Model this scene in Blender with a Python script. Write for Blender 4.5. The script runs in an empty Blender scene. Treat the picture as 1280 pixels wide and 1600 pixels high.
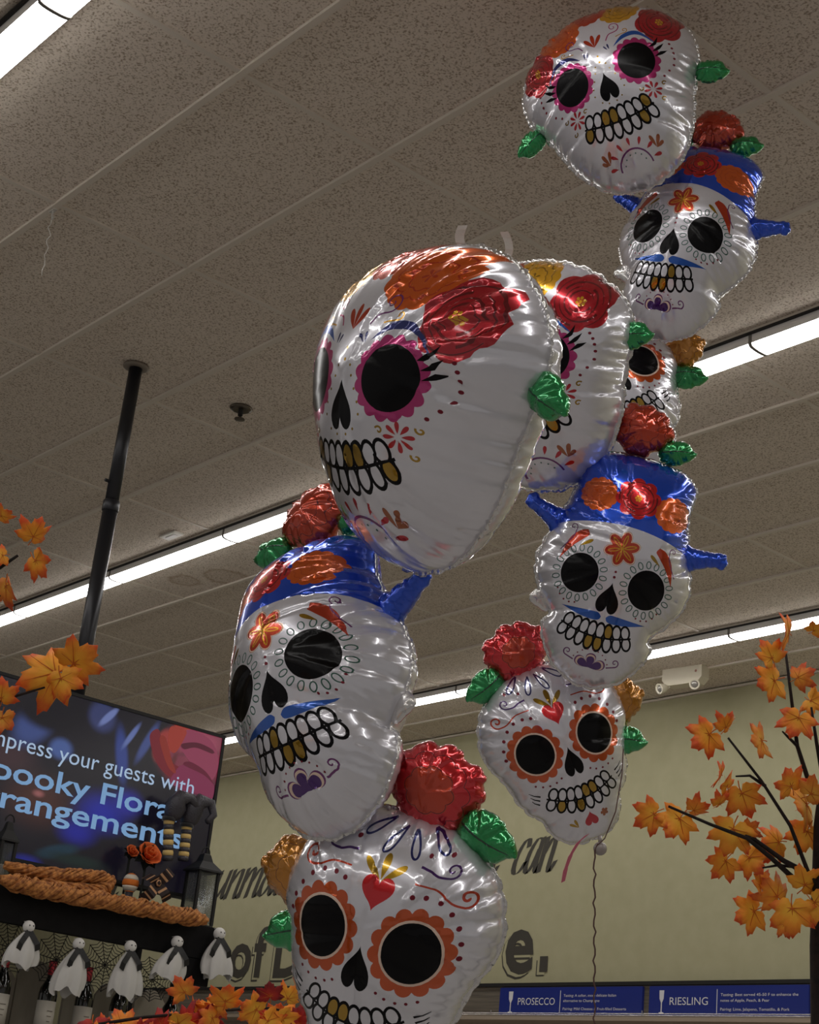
import bpy, bmesh, math, random
import numpy as np
from mathutils import Vector, Matrix
from mathutils.geometry import delaunay_2d_cdt, tessellate_polygon

S = bpy.context.scene
COL = S.collection
# ------------------------------------------------------------------ camera
FPX = 2547.05                                   # focal length in pixels of a 1280 x 1600 frame
CZ, H = 1.4, 3.3                                # eye height, ceiling above the eye
def _basis():
    yaw, pitch, roll = [math.radians(a) for a in (-51.12875, 21.67468, 6.16448)]
    f = Vector((math.sin(yaw)*math.cos(pitch), math.cos(yaw)*math.cos(pitch), math.sin(pitch)))
    r = Vector((math.cos(yaw), -math.sin(yaw), 0)); u = r.cross(f)
    return math.cos(roll)*r + math.sin(roll)*u, -math.sin(roll)*r + math.cos(roll)*u, f
RV, UV, FV = _basis()
EYE = Vector((0, 0, CZ))
cam = bpy.data.cameras.new('camera'); cam.sensor_fit = 'HORIZONTAL'; cam.sensor_width = 36
cam.lens = FPX/1280*36; cam.clip_start = 0.05; cam.clip_end = 200
camo = bpy.data.objects.new('camera', cam); COL.objects.link(camo)
camo.matrix_world = Matrix.Translation(EYE) @ Matrix((RV, UV, -FV)).transposed().to_4x4()
S.camera = camo
# ------------------------------------------------------------------ world, exposure
S.view_settings.view_transform = 'Standard'; S.view_settings.look = 'None'
S.view_settings.gamma = 1; S.view_settings.use_curve_mapping = False
S.view_settings.exposure = 0.42
W = bpy.data.worlds.new('store_air'); S.world = W; W.use_nodes = True
W.node_tree.nodes['Background'].inputs[0].default_value = (1.0, 0.95, 0.9, 1)
W.node_tree.nodes['Background'].inputs[1].default_value = 0.15
LENS_POWER = 11.0                                # emission of every ceiling lamp lens
LAMP_ROWS = [(4.725, 0), (7.66, 1), (1.60, 2), (-1.4, 3), (-4.4, 4)]

def ray(u, v): return FV + RV*((u-640)/FPX) - UV*((v-800)/FPX)
def P(u, v, depth): return EYE + ray(u, v)*depth
def on_x(u, v, X): d = ray(u, v); return EYE + d*(X/d.x)
def on_y(u, v, Y): d = ray(u, v); return EYE + d*(Y/d.y)
def on_z(u, v, Z): d = ray(u, v); return EYE + d*((Z-CZ)/d.z)

# ------------------------------------------------------------------ helpers
def srgb(h):
    if isinstance(h, str):
        h = h.lstrip('#'); c = [int(h[i:i+2], 16)/255 for i in (0, 2, 4)]
    else: c = [x/255 for x in h]
    return tuple(x/12.92 if x <= 0.04045 else ((x+0.055)/1.055)**2.4 for x in c)
MATS = {}
def mat(name, col=(0.8, 0.8, 0.8), rough=0.5, metal=0.0, spec=0.5, coat=0.0, emit=None, estr=0.0, trans=0.0, alpha=1.0,
        noise=None, bump=None, ior=1.45, sheen=0.0):
    """noise = (scale, dark colour, lo, hi[, detail, stretch]); bump = (scale, strength, distance[, detail])"""
    if name in MATS: return MATS[name]
    m = bpy.data.materials.new(name); m.use_nodes = True
    nt = m.node_tree; b = nt.nodes['Principled BSDF']; I = b.inputs
    I['Base Color'].default_value = (*col[:3], 1); I['Roughness'].default_value = rough; I['Metallic'].default_value = metal
    I['Specular IOR Level'].default_value = spec; I['Coat Weight'].default_value = coat; I['Coat Roughness'].default_value = 0.06; I['Coat IOR'].default_value = 1.8
    I['Transmission Weight'].default_value = trans; I['Alpha'].default_value = alpha; I['IOR'].default_value = ior
    I['Sheen Weight'].default_value = sheen
    if emit is not None:
        I['Emission Color'].default_value = (*emit[:3], 1); I['Emission Strength'].default_value = estr
    if noise or bump:
        tc = nt.nodes.new('ShaderNodeTexCoord')
    if noise:
        mp = nt.nodes.new('ShaderNodeMapping'); nt.links.new(tc.outputs['Object'], mp.inputs[0])
        mp.inputs['Scale'].default_value = noise[5] if len(noise) > 5 else (1, 1, 1)
        n = nt.nodes.new('ShaderNodeTexNoise'); n.inputs['Scale'].default_value = noise[0]
        n.inputs['Detail'].default_value = noise[4] if len(noise) > 4 else 4
        nt.links.new(mp.outputs[0], n.inputs['Vector'])
        r = nt.nodes.new('ShaderNodeMapRange'); r.inputs[1].default_value = noise[2]; r.inputs[2].default_value = noise[3]
        nt.links.new(n.outputs['Fac'], r.inputs[0])
        x = nt.nodes.new('ShaderNodeMix'); x.data_type = 'RGBA'
        x.inputs[6].default_value = (*noise[1][:3], 1); x.inputs[7].default_value = (*col[:3], 1)
        nt.links.new(r.outputs[0], x.inputs[0]); nt.links.new(x.outputs[2], I['Base Color'])
    if bump:
        n = nt.nodes.new('ShaderNodeTexNoise'); n.inputs['Scale'].default_value = bump[0]
        n.inputs['Detail'].default_value = bump[3] if len(bump) > 3 else 3
        nt.links.new(tc.outputs['Object'], n.inputs['Vector'])
        bp = nt.nodes.new('ShaderNodeBump'); bp.inputs['Strength'].default_value = bump[1]; bp.inputs['Distance'].default_value = bump[2]
        nt.links.new(n.outputs['Fac'], bp.inputs['Height']); nt.links.new(bp.outputs[0], I['Normal'])
    MATS[name] = m
    return m
def tag(o, label=None, cat=None, group=None, kind=None):
    if label: o['label'] = label
    if cat: o['category'] = cat
    if group: o['group'] = group
    if kind: o['kind'] = kind
    return o
def empty(name, loc=(0, 0, 0), rot=None):
    o = bpy.data.objects.new(name, None); COL.objects.link(o); o.location = loc; o.empty_display_size = 0.05
    if rot is not None: o.rotation_euler = rot
    return o
def link(name, me, parent=None, mw=None):
    o = bpy.data.objects.new(name, me); COL.objects.link(o)
    if parent is not None: o.parent = parent
    if mw is not None: o.matrix_local = mw
    return o
def make_mesh(name, v, f, mats, mi=None, smooth=False):
    me = bpy.data.meshes.new(name); me.from_pydata([tuple(p) for p in v], [], [tuple(x) for x in f])
    if not isinstance(mats, (list, tuple)): mats = [mats]
    for m in mats: me.materials.append(m)
    if mi is not None: me.polygons.foreach_set('material_index', list(mi))
    if smooth: me.polygons.foreach_set('use_smooth', [True]*len(me.polygons))
    me.update(); return me
class MB:
    """collects primitive shapes of ONE part"""
    def __init__(s): s.v = []; s.f = []; s.mi = []
    def add(s, v, f, mi=0):
        n = len(s.v); s.v += [tuple(p) for p in v]; s.f += [tuple(i+n for i in q) for q in f]; s.mi += [mi]*len(f); return s
    def box(s, lo, hi, mi=0, ch=0.0):
        x0, y0, z0 = lo; x1, y1, z1 = hi
        if ch <= 0:
            v = [(x, y, z) for z in (z0, z1) for y in (y0, y1) for x in (x0, x1)]
            return s.add(v, [(0, 2, 3, 1), (4, 5, 7, 6), (0, 1, 5, 4), (2, 6, 7, 3), (0, 4, 6, 2), (1, 3, 7, 5)], mi)
        bm = bmesh.new(); bmesh.ops.create_cube(bm, size=1)
        for q in bm.verts: q.co = Vector(((x0+x1)/2+q.co.x*(x1-x0), (y0+y1)/2+q.co.y*(y1-y0), (z0+z1)/2+q.co.z*(z1-z0)))
        bmesh.ops.bevel(bm, geom=bm.edges[:], offset=ch, segments=2, affect='EDGES', profile=0.5)
        bm.verts.index_update()
        v = [q.co[:] for q in bm.verts]; f = [tuple(w.index for w in q.verts) for q in bm.faces]; bm.free()
        return s.add(v, f, mi)
    def tube(s, pts, r, n=8, mi=0, caps=True, flat=None):
        pts = [Vector(p) for p in pts]; rs = r if isinstance(r, (list, tuple)) else [r]*len(pts)
        base = len(s.v); prev = None
        for i, p in enumerate(pts):
            t = (pts[min(i+1, len(pts)-1)]-pts[max(i-1, 0)])
            t = t.normalized() if t.length > 1e-9 else Vector((0, 0, 1))
            if prev is None:
                a = t.cross(Vector((0, 0, 1)));
                if a.length < 1e-3: a = t.cross(Vector((1, 0, 0)))
                a.normalize()
            else:
                a = prev - t*prev.dot(t); a.normalize()
            prev = a; b = t.cross(a)
            for k in range(n):
                an = 2*math.pi*k/n; s.v.append(tuple(p + (a*math.cos(an)+b*math.sin(an))*rs[i]))
        for i in range(len(pts)-1):
            for k in range(n):
                k2 = (k+1) % n
                s.f.append((base+i*n+k, base+i*n+k2, base+(i+1)*n+k2, base+(i+1)*n+k)); s.mi.append(mi)
        if caps:
            s.f.append(tuple(base+k for k in reversed(range(n)))); s.mi.append(mi)
            e = base+(len(pts)-1)*n; s.f.append(tuple(e+k for k in range(n))); s.mi.append(mi)
        return s
    def lathe(s, prof, n=20, c=(0, 0, 0), mi=0, sc=(1, 1)):
        base = len(s.v)
        for r, z in prof:
            for k in range(n):
                a = 2*math.pi*k/n; s.v.append((c[0]+r*math.cos(a)*sc[0], c[1]+r*math.sin(a)*sc[1], c[2]+z))
        for i in range(len(prof)-1):
            for k in range(n):
                k2 = (k+1) % n
                s.f.append((base+i*n+k, base+i*n+k2, base+(i+1)*n+k2, base+(i+1)*n+k)); s.mi.append(mi)
        s.f.append(tuple(base+k for k in reversed(range(n)))); s.mi.append(mi)
        e = base+(len(prof)-1)*n; s.f.append(tuple(e+k for k in range(n))); s.mi.append(mi)
        return s
    def prism(s, poly, z0, z1, mi=0):
        n = len(poly); base = len(s.v)
        s.v += [(x, y, z0) for x, y in poly] + [(x, y, z1) for x, y in poly]
        tr = tessellate_polygon([[Vector((x, y, 0)) for x, y in poly]])
        for t in tr:
            a, b, c = [Vector((*poly[i], 0)) for i in t]
            if (b-a).cross(c-a).z < 0: t = t[::-1]
            s.f.append(tuple(base+n+i for i in t)); s.mi.append(mi)
            s.f.append(tuple(base+i for i in t[::-1])); s.mi.append(mi)
        ar = sum(poly[i][0]*poly[(i+1) % n][1]-poly[(i+1) % n][0]*poly[i][1] for i in range(n))
        for i in range(n):
            j = (i+1) % n
            q = (base+i, base+j, base+n+j, base+n+i)
            s.f.append(q if ar > 0 else q[::-1]); s.mi.append(mi)
        return s
    def mesh(s, name, mats, smooth=False): return make_mesh(name, s.v, s.f, mats, s.mi, smooth)
    def build(s, name, mats, parent=None, smooth=False, mw=None): return link(name, s.mesh(name, mats, smooth), parent, mw)

# ------------------------------------------------------------------ the room
m_tile = mat('ceiling_tile_mineral', srgb((222, 210, 196)), 0.95, spec=0.1, noise=(130, srgb((160, 144, 126)), 0.34, 0.5, 4), bump=(130, 0.5, 0.003))
m_bar = mat('grid_bar_enamel', srgb((214, 204, 190)), 0.5)
m_wall = mat('wall_olive_paint', srgb((180, 175, 142)), 0.85, spec=0.2, noise=(9, srgb((174, 169, 136)), 0.3, 0.7), bump=(180, 0.12, 0.002))
m_floor = mat('floor_vinyl', srgb((168, 165, 162)), 0.35)
m_back = mat('ceiling_backing', srgb((190, 178, 160)), 0.95)
ZC = CZ + H
YW = 8.686
MB().box((-26, -9, -0.1), (9, YW+0.2, 0)).build('floor', m_floor)['kind'] = 'structure'
MB().box((-26, YW, 0), (9, YW+0.15, ZC+0.2)).build('wall_back', m_wall)['kind'] = 'structure'
MB().box((-26.15, -9, 0), (-26, YW, ZC+0.2)).build('wall_left', m_wall)['kind'] = 'structure'
ceiling = MB().box((-26, -9, ZC+0.025), (9, YW, ZC+0.12)).build('ceiling', m_back); ceiling['kind'] = 'structure'
XS = [-3.973+1.2315*k for k in range(-10, 5)]
YS = [1.10, 1.69, 2.287, 2.906, 3.513, 4.119, 4.725, 5.35, 5.935, 6.53, 7.095, 7.66, 8.275, YW]
tile_mesh = {}
for j in range(len(YS)-1):
    y0, y1 = YS[j], YS[j+1]
    if abs(y0-4.725) < 1e-3 or abs(y0-7.66) < 1e-3: y0 += 0.125
    if j == 0: y1 -= 0.02
    key = round(y1-y0, 4)
    if key not in tile_mesh:
        tile_mesh[key] = MB().box((0.008, 0.008, 0.004), (1.2315-0.008, key-0.008, 0.02)).mesh('ceiling_tile', m_tile)
    for x in XS[:-1]:
        # keep only the tiles the lens can see, plus a margin
        c = Vector((x+0.6, (y0+y1)/2, ZC))-EYE; d = c.dot(FV)
        if d < 1: continue
        u, v = 640+FPX*c.dot(RV)/d, 800-FPX*c.dot(UV)/d
        if -600 < u < 1900 and -600 < v < 1300:
            link('ceiling_tile', tile_mesh[key], ceiling, Matrix.Translation((x, y0, ZC)))
for y in YS[:-1]:
    MB().box((-17, y-0.012, ZC-0.009), (1, y+0.012, ZC+0.006)).build('grid_bar', m_bar, ceiling)
for x in XS:
    MB().box((x-0.011, YS[0], ZC-0.003), (x+0.011, YW, ZC+0.0055)).build('grid_bar', m_bar, ceiling)
MB().box((-26, YW-0.022, ZC-0.02), (9, YW-0.001, ZC-0.007)).build('trim_1', m_bar)['kind'] = 'structure'

# ------------------------------------------------------------------ strip lamps
m_lens = mat('lamp_lens', (0.9, 0.9, 0.9), 0.5, emit=(1.0, 0.975, 0.95), estr=LENS_POWER)
m_lamp = mat('lamp_enamel', srgb((240, 238, 234)), 0.4)
m_dark = mat('shade_strip_and_nozzle_black', srgb((34, 32, 30)), 0.7)  # near-black of the painted shade strip, also the sprinkler nozzle's own colour
LX, LW, LH = 1.2595, 0.113, 0.061
_l = MB(); _n = 9
sec = [(0, -0.045)] + [(LW*(0.5-0.5*math.cos(math.pi*k/(_n-1))), -0.045-0.016*math.sin(math.pi*k/(_n-1))**0.6) for k in range(1, _n-1)] + [(LW, -0.045)]
v = [(x, y, z) for x in (0.006, LX-0.006) for y, z in sec]
lens_me = make_mesh('lens', v, [(k, k+_n, k+1+_n, k+1) for k in range(_n-1)], m_lens, smooth=True)
body_me = MB().box((0.002, 0.0, -0.045), (LX-0.002, LW, 0.0)).mesh('housing', m_lamp)
cap = MB().prism([(y, z) for y, z in [(-0.002, 0.0), (LW+0.002, 0.0)] + [(y+(0.002 if y > LW/2 else -0.002), z-0.003) for y, z in reversed(sec)]], 0.0, 0.008)
cap.v = [(z, x, y) for x, y, z in cap.v]
cap_me = cap.mesh('end_cap', mat('end_cap_grey', srgb((120, 116, 110)), 0.5))
shade_strip_me = MB().box((0, -0.016, -0.007), (LX, -0.001, -0.0005)).mesh('shade_strip', m_dark)  # dark strip stands in for the shadow line between housing and ceiling
def lamp(x, y, label, group):
    t = empty('strip_lamp', (x, y, ZC-0.0095)); tag(t, label, 'ceiling lamp', group)
    for n, me in (('housing', body_me), ('lens', lens_me), ('end_cap', cap_me), ('shade_strip', shade_strip_me)): link(n, me, t)
    link('end_cap', cap_me, t, Matrix.Translation((LX-0.008, 0, 0)))
ORD = ['first', 'second', 'third', 'fourth', 'fifth', 'sixth', 'seventh', 'eighth', 'ninth', 'tenth', 'eleventh', 'twelfth']
WHERE = {0: 'strip lamp from the left in the long ceiling row crossing behind the black pole', 1: 'strip lamp from the left in the far ceiling row next to the back wall',
         2: 'strip lamp from the left in the near ceiling row at the upper left corner'}
for y, k in LAMP_ROWS:
    n0, n1 = {0: (-6, 7), 1: (-9, 7), 2: (-4, 6), 3: (-3, 6), 4: (-3, 6)}[k]
    off = {0: -3.768, 1: -3.70, 2: -4.09, 3: -3.7, 4: -3.7}[k]
    seen = 0
    for i in range(n0, n1):
        vis = False
        for q in np.linspace(0, 1, 15):
            c = Vector((off+LX*(i+q), y+0.06, ZC-0.05))-EYE; d = c.dot(FV)
            if d > 0.5 and 0 < 640+FPX*c.dot(RV)/d < 1280 and 0 < 800-FPX*c.dot(UV)/d < 1600: vis = True
        if vis: lb = ORD[seen]+' '+WHERE[k]; seen += 1
        else: lb = 'white strip lamp of the same ceiling outside the picture'
        lamp(off+LX*i, y, lb, 'ceiling strip lamps')
# ------------------------------------------------------------------ foil balloon kit (flat pattern units: half the eye spacing)
def catmull(pts, step=0.05, closed=True):
    pts = np.array(pts, float); n = len(pts); out = []
    for i in range(n if closed else n-1):
        if closed: p0, p1, p2, p3 = pts[i-1], pts[i], pts[(i+1) % n], pts[(i+2) % n]
        else: p0, p1, p2, p3 = pts[max(i-1, 0)], pts[i], pts[i+1], pts[min(i+2, n-1)]
        m = max(2, int(np.hypot(*(p2-p1))/step)+1)
        for k in range(m):
            t = k/m
            out.append(0.5*((2*p1)+(-p0+p2)*t+(2*p0-5*p1+4*p2-p3)*t*t+(-p0+3*p1-3*p2+p3)*t**3))
    if not closed: out.append(pts[-1])
    return np.array(out)
def resample(p, step):
    q = np.vstack([p, p[:1]]); s = np.r_[0, np.cumsum(np.hypot(*np.diff(q, axis=0).T))]
    n = max(8, int(s[-1]/step)); t = np.linspace(0, s[-1], n, endpoint=False)
    return np.c_[np.interp(t, s, q[:, 0]), np.interp(t, s, q[:, 1])]
def area(p): return 0.5*np.sum(p[:, 0]*np.roll(p[:, 1], -1)-np.roll(p[:, 0], -1)*p[:, 1])
def ccw(p):
    p = np.asarray(p, float); return p if area(p) > 0 else p[::-1]
def inside(pts, poly):
    x, y = pts[:, 0], pts[:, 1]; c = np.zeros(len(pts), bool)
    a = poly; b = np.roll(poly, -1, 0)
    for (x0, y0), (x1, y1) in zip(a, b):
        if y0 == y1: continue
        k = ((y0 > y) != (y1 > y)) & (x < (x1-x0)*(y-y0)/(y1-y0)+x0); c ^= k
    return c
def dist(pts, poly):
    a = poly; b = np.roll(poly, -1, 0); L = np.hypot(*(b-a).T); cum = np.r_[0, np.cumsum(L)[:-1]]
    best = np.full(len(pts), 1e9); s = np.zeros(len(pts))
    for i in range(len(a)):
        d = b[i]-a[i]; t = np.clip(((pts-a[i])@d)/max(L[i]**2, 1e-12), 0, 1)
        e = np.hypot(*(pts-a[i]-t[:, None]*d).T); k = e < best
        best[k] = e[k]; s[k] = cum[i]+t[k]*L[i]
    return best, s, cum[-1]+L[-1]
class Inflated:
    """height field of a foil balloon blown up from a flat outline"""
    def __init__(s, outline, c=1.5, wr=((0.42, 0.16, 0.5), (0.14, 0.22, 0.13)), scallop=0.03, seed=1, h=0.045, flute=None):
        rng = np.random.RandomState(seed)
        p = resample(ccw(outline), 0.05); n = len(p)
        tot = np.sum(np.hypot(*(np.roll(p, -1, 0)-p).T))
        s.tot = tot; s.wr = []
        for wl, amp, lam in wr:
            k = max(3, int(round(tot/wl))); s.wr.append((k, amp, lam, rng.uniform(0, 6.28), rng.uniform(0, 6.28, 3), rng.uniform(0.4, 1, k+1)))
        tn = np.roll(p, -1, 0)-np.roll(p, 1, 0); tn /= np.hypot(*tn.T)[:, None]; nr = np.c_[-tn[:, 1], tn[:, 0]]
        ss = np.arange(n)/n*tot
        if s.wr: p = p+nr*(scallop*s.pk(0, ss))[:, None]
        s.poly = p; s.c = c; s.h = h
        lo = p.min(0)-3*h; hi = p.max(0)+3*h; s.lo = lo
        nx, ny = int((hi[0]-lo[0])/h)+1, int((hi[1]-lo[1])/h)+1
        X, Y = np.meshgrid(lo[0]+h*np.arange(nx), lo[1]+h*np.arange(ny)); G = np.c_[X.ravel(), Y.ravel()]
        ins = inside(G, p).reshape(ny, nx); phi = np.zeros((ny, nx))
        dd, _, _ = dist(G, p); dd = dd.reshape(ny, nx)
        phi[ins] = dd[ins]
        par = (np.add.outer(np.arange(ny), np.arange(nx)) % 2).astype(bool)
        w = 2/(1+math.sin(math.pi/max(min(nx, ny), 8)))
        for it in range(int(2.2*max(nx, ny))+60):
            for c_ in (0, 1):
                nb = np.zeros_like(phi); nb[1:-1, 1:-1] = phi[2:, 1:-1]+phi[:-2, 1:-1]+phi[1:-1, 2:]+phi[1:-1, :-2]
                k = ins & (par == c_); phi[k] += w*((nb[k]+h*h)/4-phi[k])
        ok = ins & (dd > 1.6*h); psi = np.where(ok, phi/np.maximum(dd, 1e-6), 0); wt = ok.astype(float)
        def blur(a):
            b = a.copy(); b[1:-1, 1:-1] = (a[1:-1, 1:-1]*2+a[2:, 1:-1]+a[:-2, 1:-1]+a[1:-1, 2:]+a[1:-1, :-2])/6; return b
        for it in range(10):
            psi2, wt2 = blur(psi), blur(wt)
            f = wt2 > 1e-6
            psi = np.where(ok, psi, np.where(f, psi2/np.maximum(wt2, 1e-9), 0)); wt = np.where(f, 1.0, 0)
            psi = psi*wt
        # light smoothing keeps the gloss clean
        for it in range(2): psi = np.where(wt > 0, blur(psi)/np.maximum(blur(wt), 1e-9), 0)
        s.psi = psi
    def pk(s, i, ss):
        k, amp, lam, ph, h3, am = s.wr[i]
        t = ss/s.tot*k+0.35*np.sin(ss/s.tot*2*math.pi*5+h3[0])+0.25*np.sin(ss/s.tot*2*math.pi*9+h3[1])+ph
        a = am[np.floor(t).astype(int) % k]
        return a*(1-np.abs(np.sin(math.pi*t)))**1.6
    def z(s, pts):
        pts = np.asarray(pts, float)
        d, ss, _ = dist(pts, s.poly)
        q = (pts-s.lo)/s.h; i = np.clip(q.astype(int), 0, [s.psi.shape[1]-2, s.psi.shape[0]-2]); f = q-i
        a = s.psi; x, y = i[:, 0], i[:, 1]
        v = a[y, x]*(1-f[:, 0])*(1-f[:, 1])+a[y, x+1]*f[:, 0]*(1-f[:, 1])+a[y+1, x]*(1-f[:, 0])*f[:, 1]+a[y+1, x+1]*f[:, 0]*f[:, 1]
        z = s.c*np.sqrt(np.maximum(v*d, 0))
        m = np.ones_like(z)
        for k in range(len(s.wr)):
            m -= s.wr[k][1]*np.exp(-d/s.wr[k][2])*s.pk(k, ss)
        return z*np.maximum(m, 0.1)
# ---- flat print shapes: each is (material, [polygons])
def rot2(p, a, c=(0, 0)):
    p = np.asarray(p, float); ca, sa = math.cos(a), math.sin(a)
    return np.c_[p[:, 0]*ca-p[:, 1]*sa+c[0], p[:, 0]*sa+p[:, 1]*ca+c[1]]
def ell(cx, cy, rx, ry=None, a=0.0, n=None):
    ry = ry or rx; n = n or max(8, int(18+14*max(rx, ry)))
    t = np.linspace(0, 2*math.pi, n, endpoint=False); return rot2(np.c_[rx*np.cos(t), ry*np.sin(t)], a, (cx, cy))
def scal(cx, cy, r, n, amp=0.12, ph=0.0, sq=1.0, seed=None):
    m = n*8; t = np.linspace(0, 2*math.pi, m, endpoint=False)
    rr = r*(1-amp+amp*np.abs(np.sin(n*t/2+ph))**0.7)
    if seed is not None: rr *= 1+0.05*np.sin(3*t+seed)+0.03*np.sin(5*t+2*seed)
    return np.c_[cx+rr*np.cos(t), cy+sq*rr*np.sin(t)]
def drop(x0, y0, x1, y1, w, n=14):
    """teardrop, point at (x0,y0), round end near (x1,y1)"""
    L = math.hypot(x1-x0, y1-y0); a = math.atan2(y1-y0, x1-x0)
    t = np.linspace(0, math.pi, n); xs = L*(1-np.cos(t))/2; ys = w*np.sin(t)*(xs/L)**0.6
    return rot2(np.vstack([np.c_[xs, -ys], np.c_[xs, ys][::-1][1:-1]]), a, (x0, y0))
def heart(cx, cy, w, h, a=0.0):
    t = np.linspace(0, 2*math.pi, 40, endpoint=False)
    x = 16*np.sin(t)**3/16; y = (13*np.cos(t)-5*np.cos(2*t)-2*np.cos(3*t)-np.cos(4*t)+2.5)/14.5
    return rot2(np.c_[x*w, y*h], a, (cx, cy))
def stroke(pts, w0, w1=None, cl=False):
    p = np.asarray(pts, float); n = len(p); w1 = w0 if w1 is None else w1
    d = np.gradient(p, axis=0); d /= np.maximum(np.hypot(*d.T), 1e-9)[:, None]; nr = np.c_[-d[:, 1], d[:, 0]]
    w = np.linspace(w0, w1, n)[:, None]/2; a, b = p+nr*w, p-nr*w
    out = []
    for i in range(n-1):
        for t in ((b[i], b[i+1], a[i+1]), (b[i], a[i+1], a[i])):
            t = np.array(t)
            if abs(area(t)) > 2e-6: out.append(t)
    return out
def sstroke(pts, w0, w1=None, step=0.05): return stroke(catmull(pts, step, False), w0, w1)
def spiral(cx, cy, r, turns, a0, sgn=1, tail=None, n=26):
    t = np.linspace(0, 1, n); a = a0+sgn*turns*2*math.pi*(1-t); rr = r*(0.08+0.92*t)
    p = np.c_[cx+rr*np.cos(a), cy+rr*np.sin(a)]
    if tail is not None: p = np.vstack([p, catmull(np.vstack([p[-1:], tail]), 0.06, False)[1:]])
    return p
def arcp(cx, cy, r, a0, a1, n=16, ry=None):
    t = np.linspace(math.radians(a0), math.radians(a1), n); return np.c_[cx+r*np.cos(t), cy+(ry or r)*np.sin(t)]
def ring(poly, w):
    c = poly.mean(0); q = np.vstack([poly, poly[:1]]); return stroke(q, w)

foil = dict(rough=0.2, metal=0.6, spec=0.6, coat=0.6)
def fm(name, c, **k):
    d = dict(foil); d.update(k); return mat('foil_'+name, srgb(c), **d)
FM = {
 'white': mat('foil_white', srgb((224, 223, 232)), 0.24, 0.42, coat=1.0),
 'black': mat('foil_black', srgb((8, 7, 10)), 0.2, 0.0, spec=0.22),
 'red': fm('red', (212, 28, 38)), 'darkred': fm('dark_red', (120, 14, 26)), 'crimson': fm('crimson', (188, 24, 42)),
 'orange': fm('orange', (226, 98, 26)), 'darkorange': fm('dark_orange', (206, 84, 24)), 'rust': fm('rust', (198, 60, 26)),
 'yellow': fm('yellow', (226, 168, 32)), 'gold': fm('gold', (176, 138, 34), metal=0.95), 'amber': fm('amber', (196, 128, 30)), 'brown': fm('brown', (138, 80, 22)),
 'blue': fm('blue', (14, 78, 214)), 'navy': fm('navy', (22, 34, 110), metal=0.5), 'mustache': fm('mustache_blue', (30, 92, 190)),
 'pink': fm('magenta', (190, 40, 120)), 'purple': fm('purple', (74, 26, 112)), 'violet': fm('violet', (110, 40, 110), metal=0.4),
 'green': fm('green', (22, 152, 80)), 'darkgreen': fm('dark_green', (12, 66, 44)), 'teal': mat('foil_teal_line', srgb((50, 92, 80)), 0.3),
 'maroon': mat('foil_maroon_dot', srgb((120, 20, 40)), 0.3, 0.3), 'wood': fm('copper', (160, 84, 40), metal=0.5), 'silver': mat('foil_clear_edge', srgb((226, 224, 222)), 0.18, 0.8),
 'cream': mat('foil_cream_line', srgb((232, 206, 190)), 0.3, 0.2),
}
FKEYS = list(FM)
def teeth(L, cx, cy, hw, bow, n, gold_up, gold_lo, hgt=0.235, shift=0.0):
    def yc(x): return cy+bow*((x-cx)/hw)**2
    w = 2*hw/n
    el = []
    for i in range(n):
        x = cx-hw+w*(i+0.5); e = 0.72+0.28*math.cos((x-cx)/hw*1.35); sl = 2*bow*(x-cx)/hw**2; a = math.atan(sl)
        for sg, g in ((1, gold_up), (-1, gold_lo)):
            el.append((x-math.sin(a)*hgt*0.75*sg, yc(x)+sg*hgt*0.78*e, w*0.5, hgt*1.0*e, a, i in g))
    for x, y, rx, ry, a, g in el: L.append(('black', [ell(x, y, rx*1.2, ry*1.16, a, 20)]))
    for x, y, rx, ry, a, g in el: L.append(('gold' if g else 'white', [ell(x, y, rx*0.78, ry*0.84, a, 18)]))
    xs = np.linspace(cx-hw*1.02, cx+hw*1.02, 20); L.append(('black', stroke(np.c_[xs, yc(xs)-0.01], 0.055)))
def eye_flower(L, x, y, r, col, n, rp, white=True, ph=0.0, sq=1.08):
    L.append((col, [scal(x, y, rp, n, 0.13, ph, sq)]))
    if white: L.append(('cream', [ell(x, y, r*1.09, r*1.09*sq)]))
    L.append(('black', [ell(x, y, r, r*sq, n=40)]))
def rose_print(L, x, y, r, c1='red', c2='darkred', lob=7, seed=0.0, kx=1.0):
    n0 = len(L); L.append((c1, [scal(x, y, r, lob, 0.2, 0.3+seed, 0.92)]))
    for k, (rr, a0) in enumerate(((0.82, 20), (0.82, 200), (0.66, 90), (0.66, 270), (0.5, 10), (0.5, 180), (0.36, 100), (0.36, 290))):
        a = math.degrees(seed)+a0; L.append((c2, stroke(arcp(x, y, r*rr, a, a+150, 16, r*rr*0.9), 0.02*r, 0.07*r)))
    for k in range(6): L.append(('yellow', [ell(x+r*0.11*math.cos(k*1.05), y+r*0.11*math.sin(k*1.05), r*0.05, n=8)]))
    L.append(('yellow', [ell(x, y, r*0.05, n=8)]))
    if kx != 1.0:
        for k in range(n0, len(L)): L[k] = (L[k][0], [np.c_[x+(q[:, 0]-x)*kx, q[:, 1]] for q in L[k][1]])
def marigold_print(L, x, y, r, c1='orange', c2='darkorange', seed=0.0):
    L.append((c1, [scal(x, y, r, 13, 0.1, seed, 0.95)]))
    for rr, n in ((0.72, 11), (0.46, 8)):
        q = scal(x, y, r*rr, n, 0.16, seed+rr, 0.95); L.append((c2, ring(q, 0.035*r)))
    for k in range(5):
        a = k*1.257+seed; L.append((c2, [drop(x, y, x+r*0.2*math.cos(a), y+r*0.2*math.sin(a), r*0.05)]))
def dots(L, pts, r, col='maroon'):
    L.append((col, [ell(x, y, r, n=9) for x, y in pts]))
def mir(pts): return [(-x, y) for x, y in reversed(pts)]
def sym(right): return right+[(-x, y) for x, y in reversed(right) if abs(x) > 1e-6]

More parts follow.
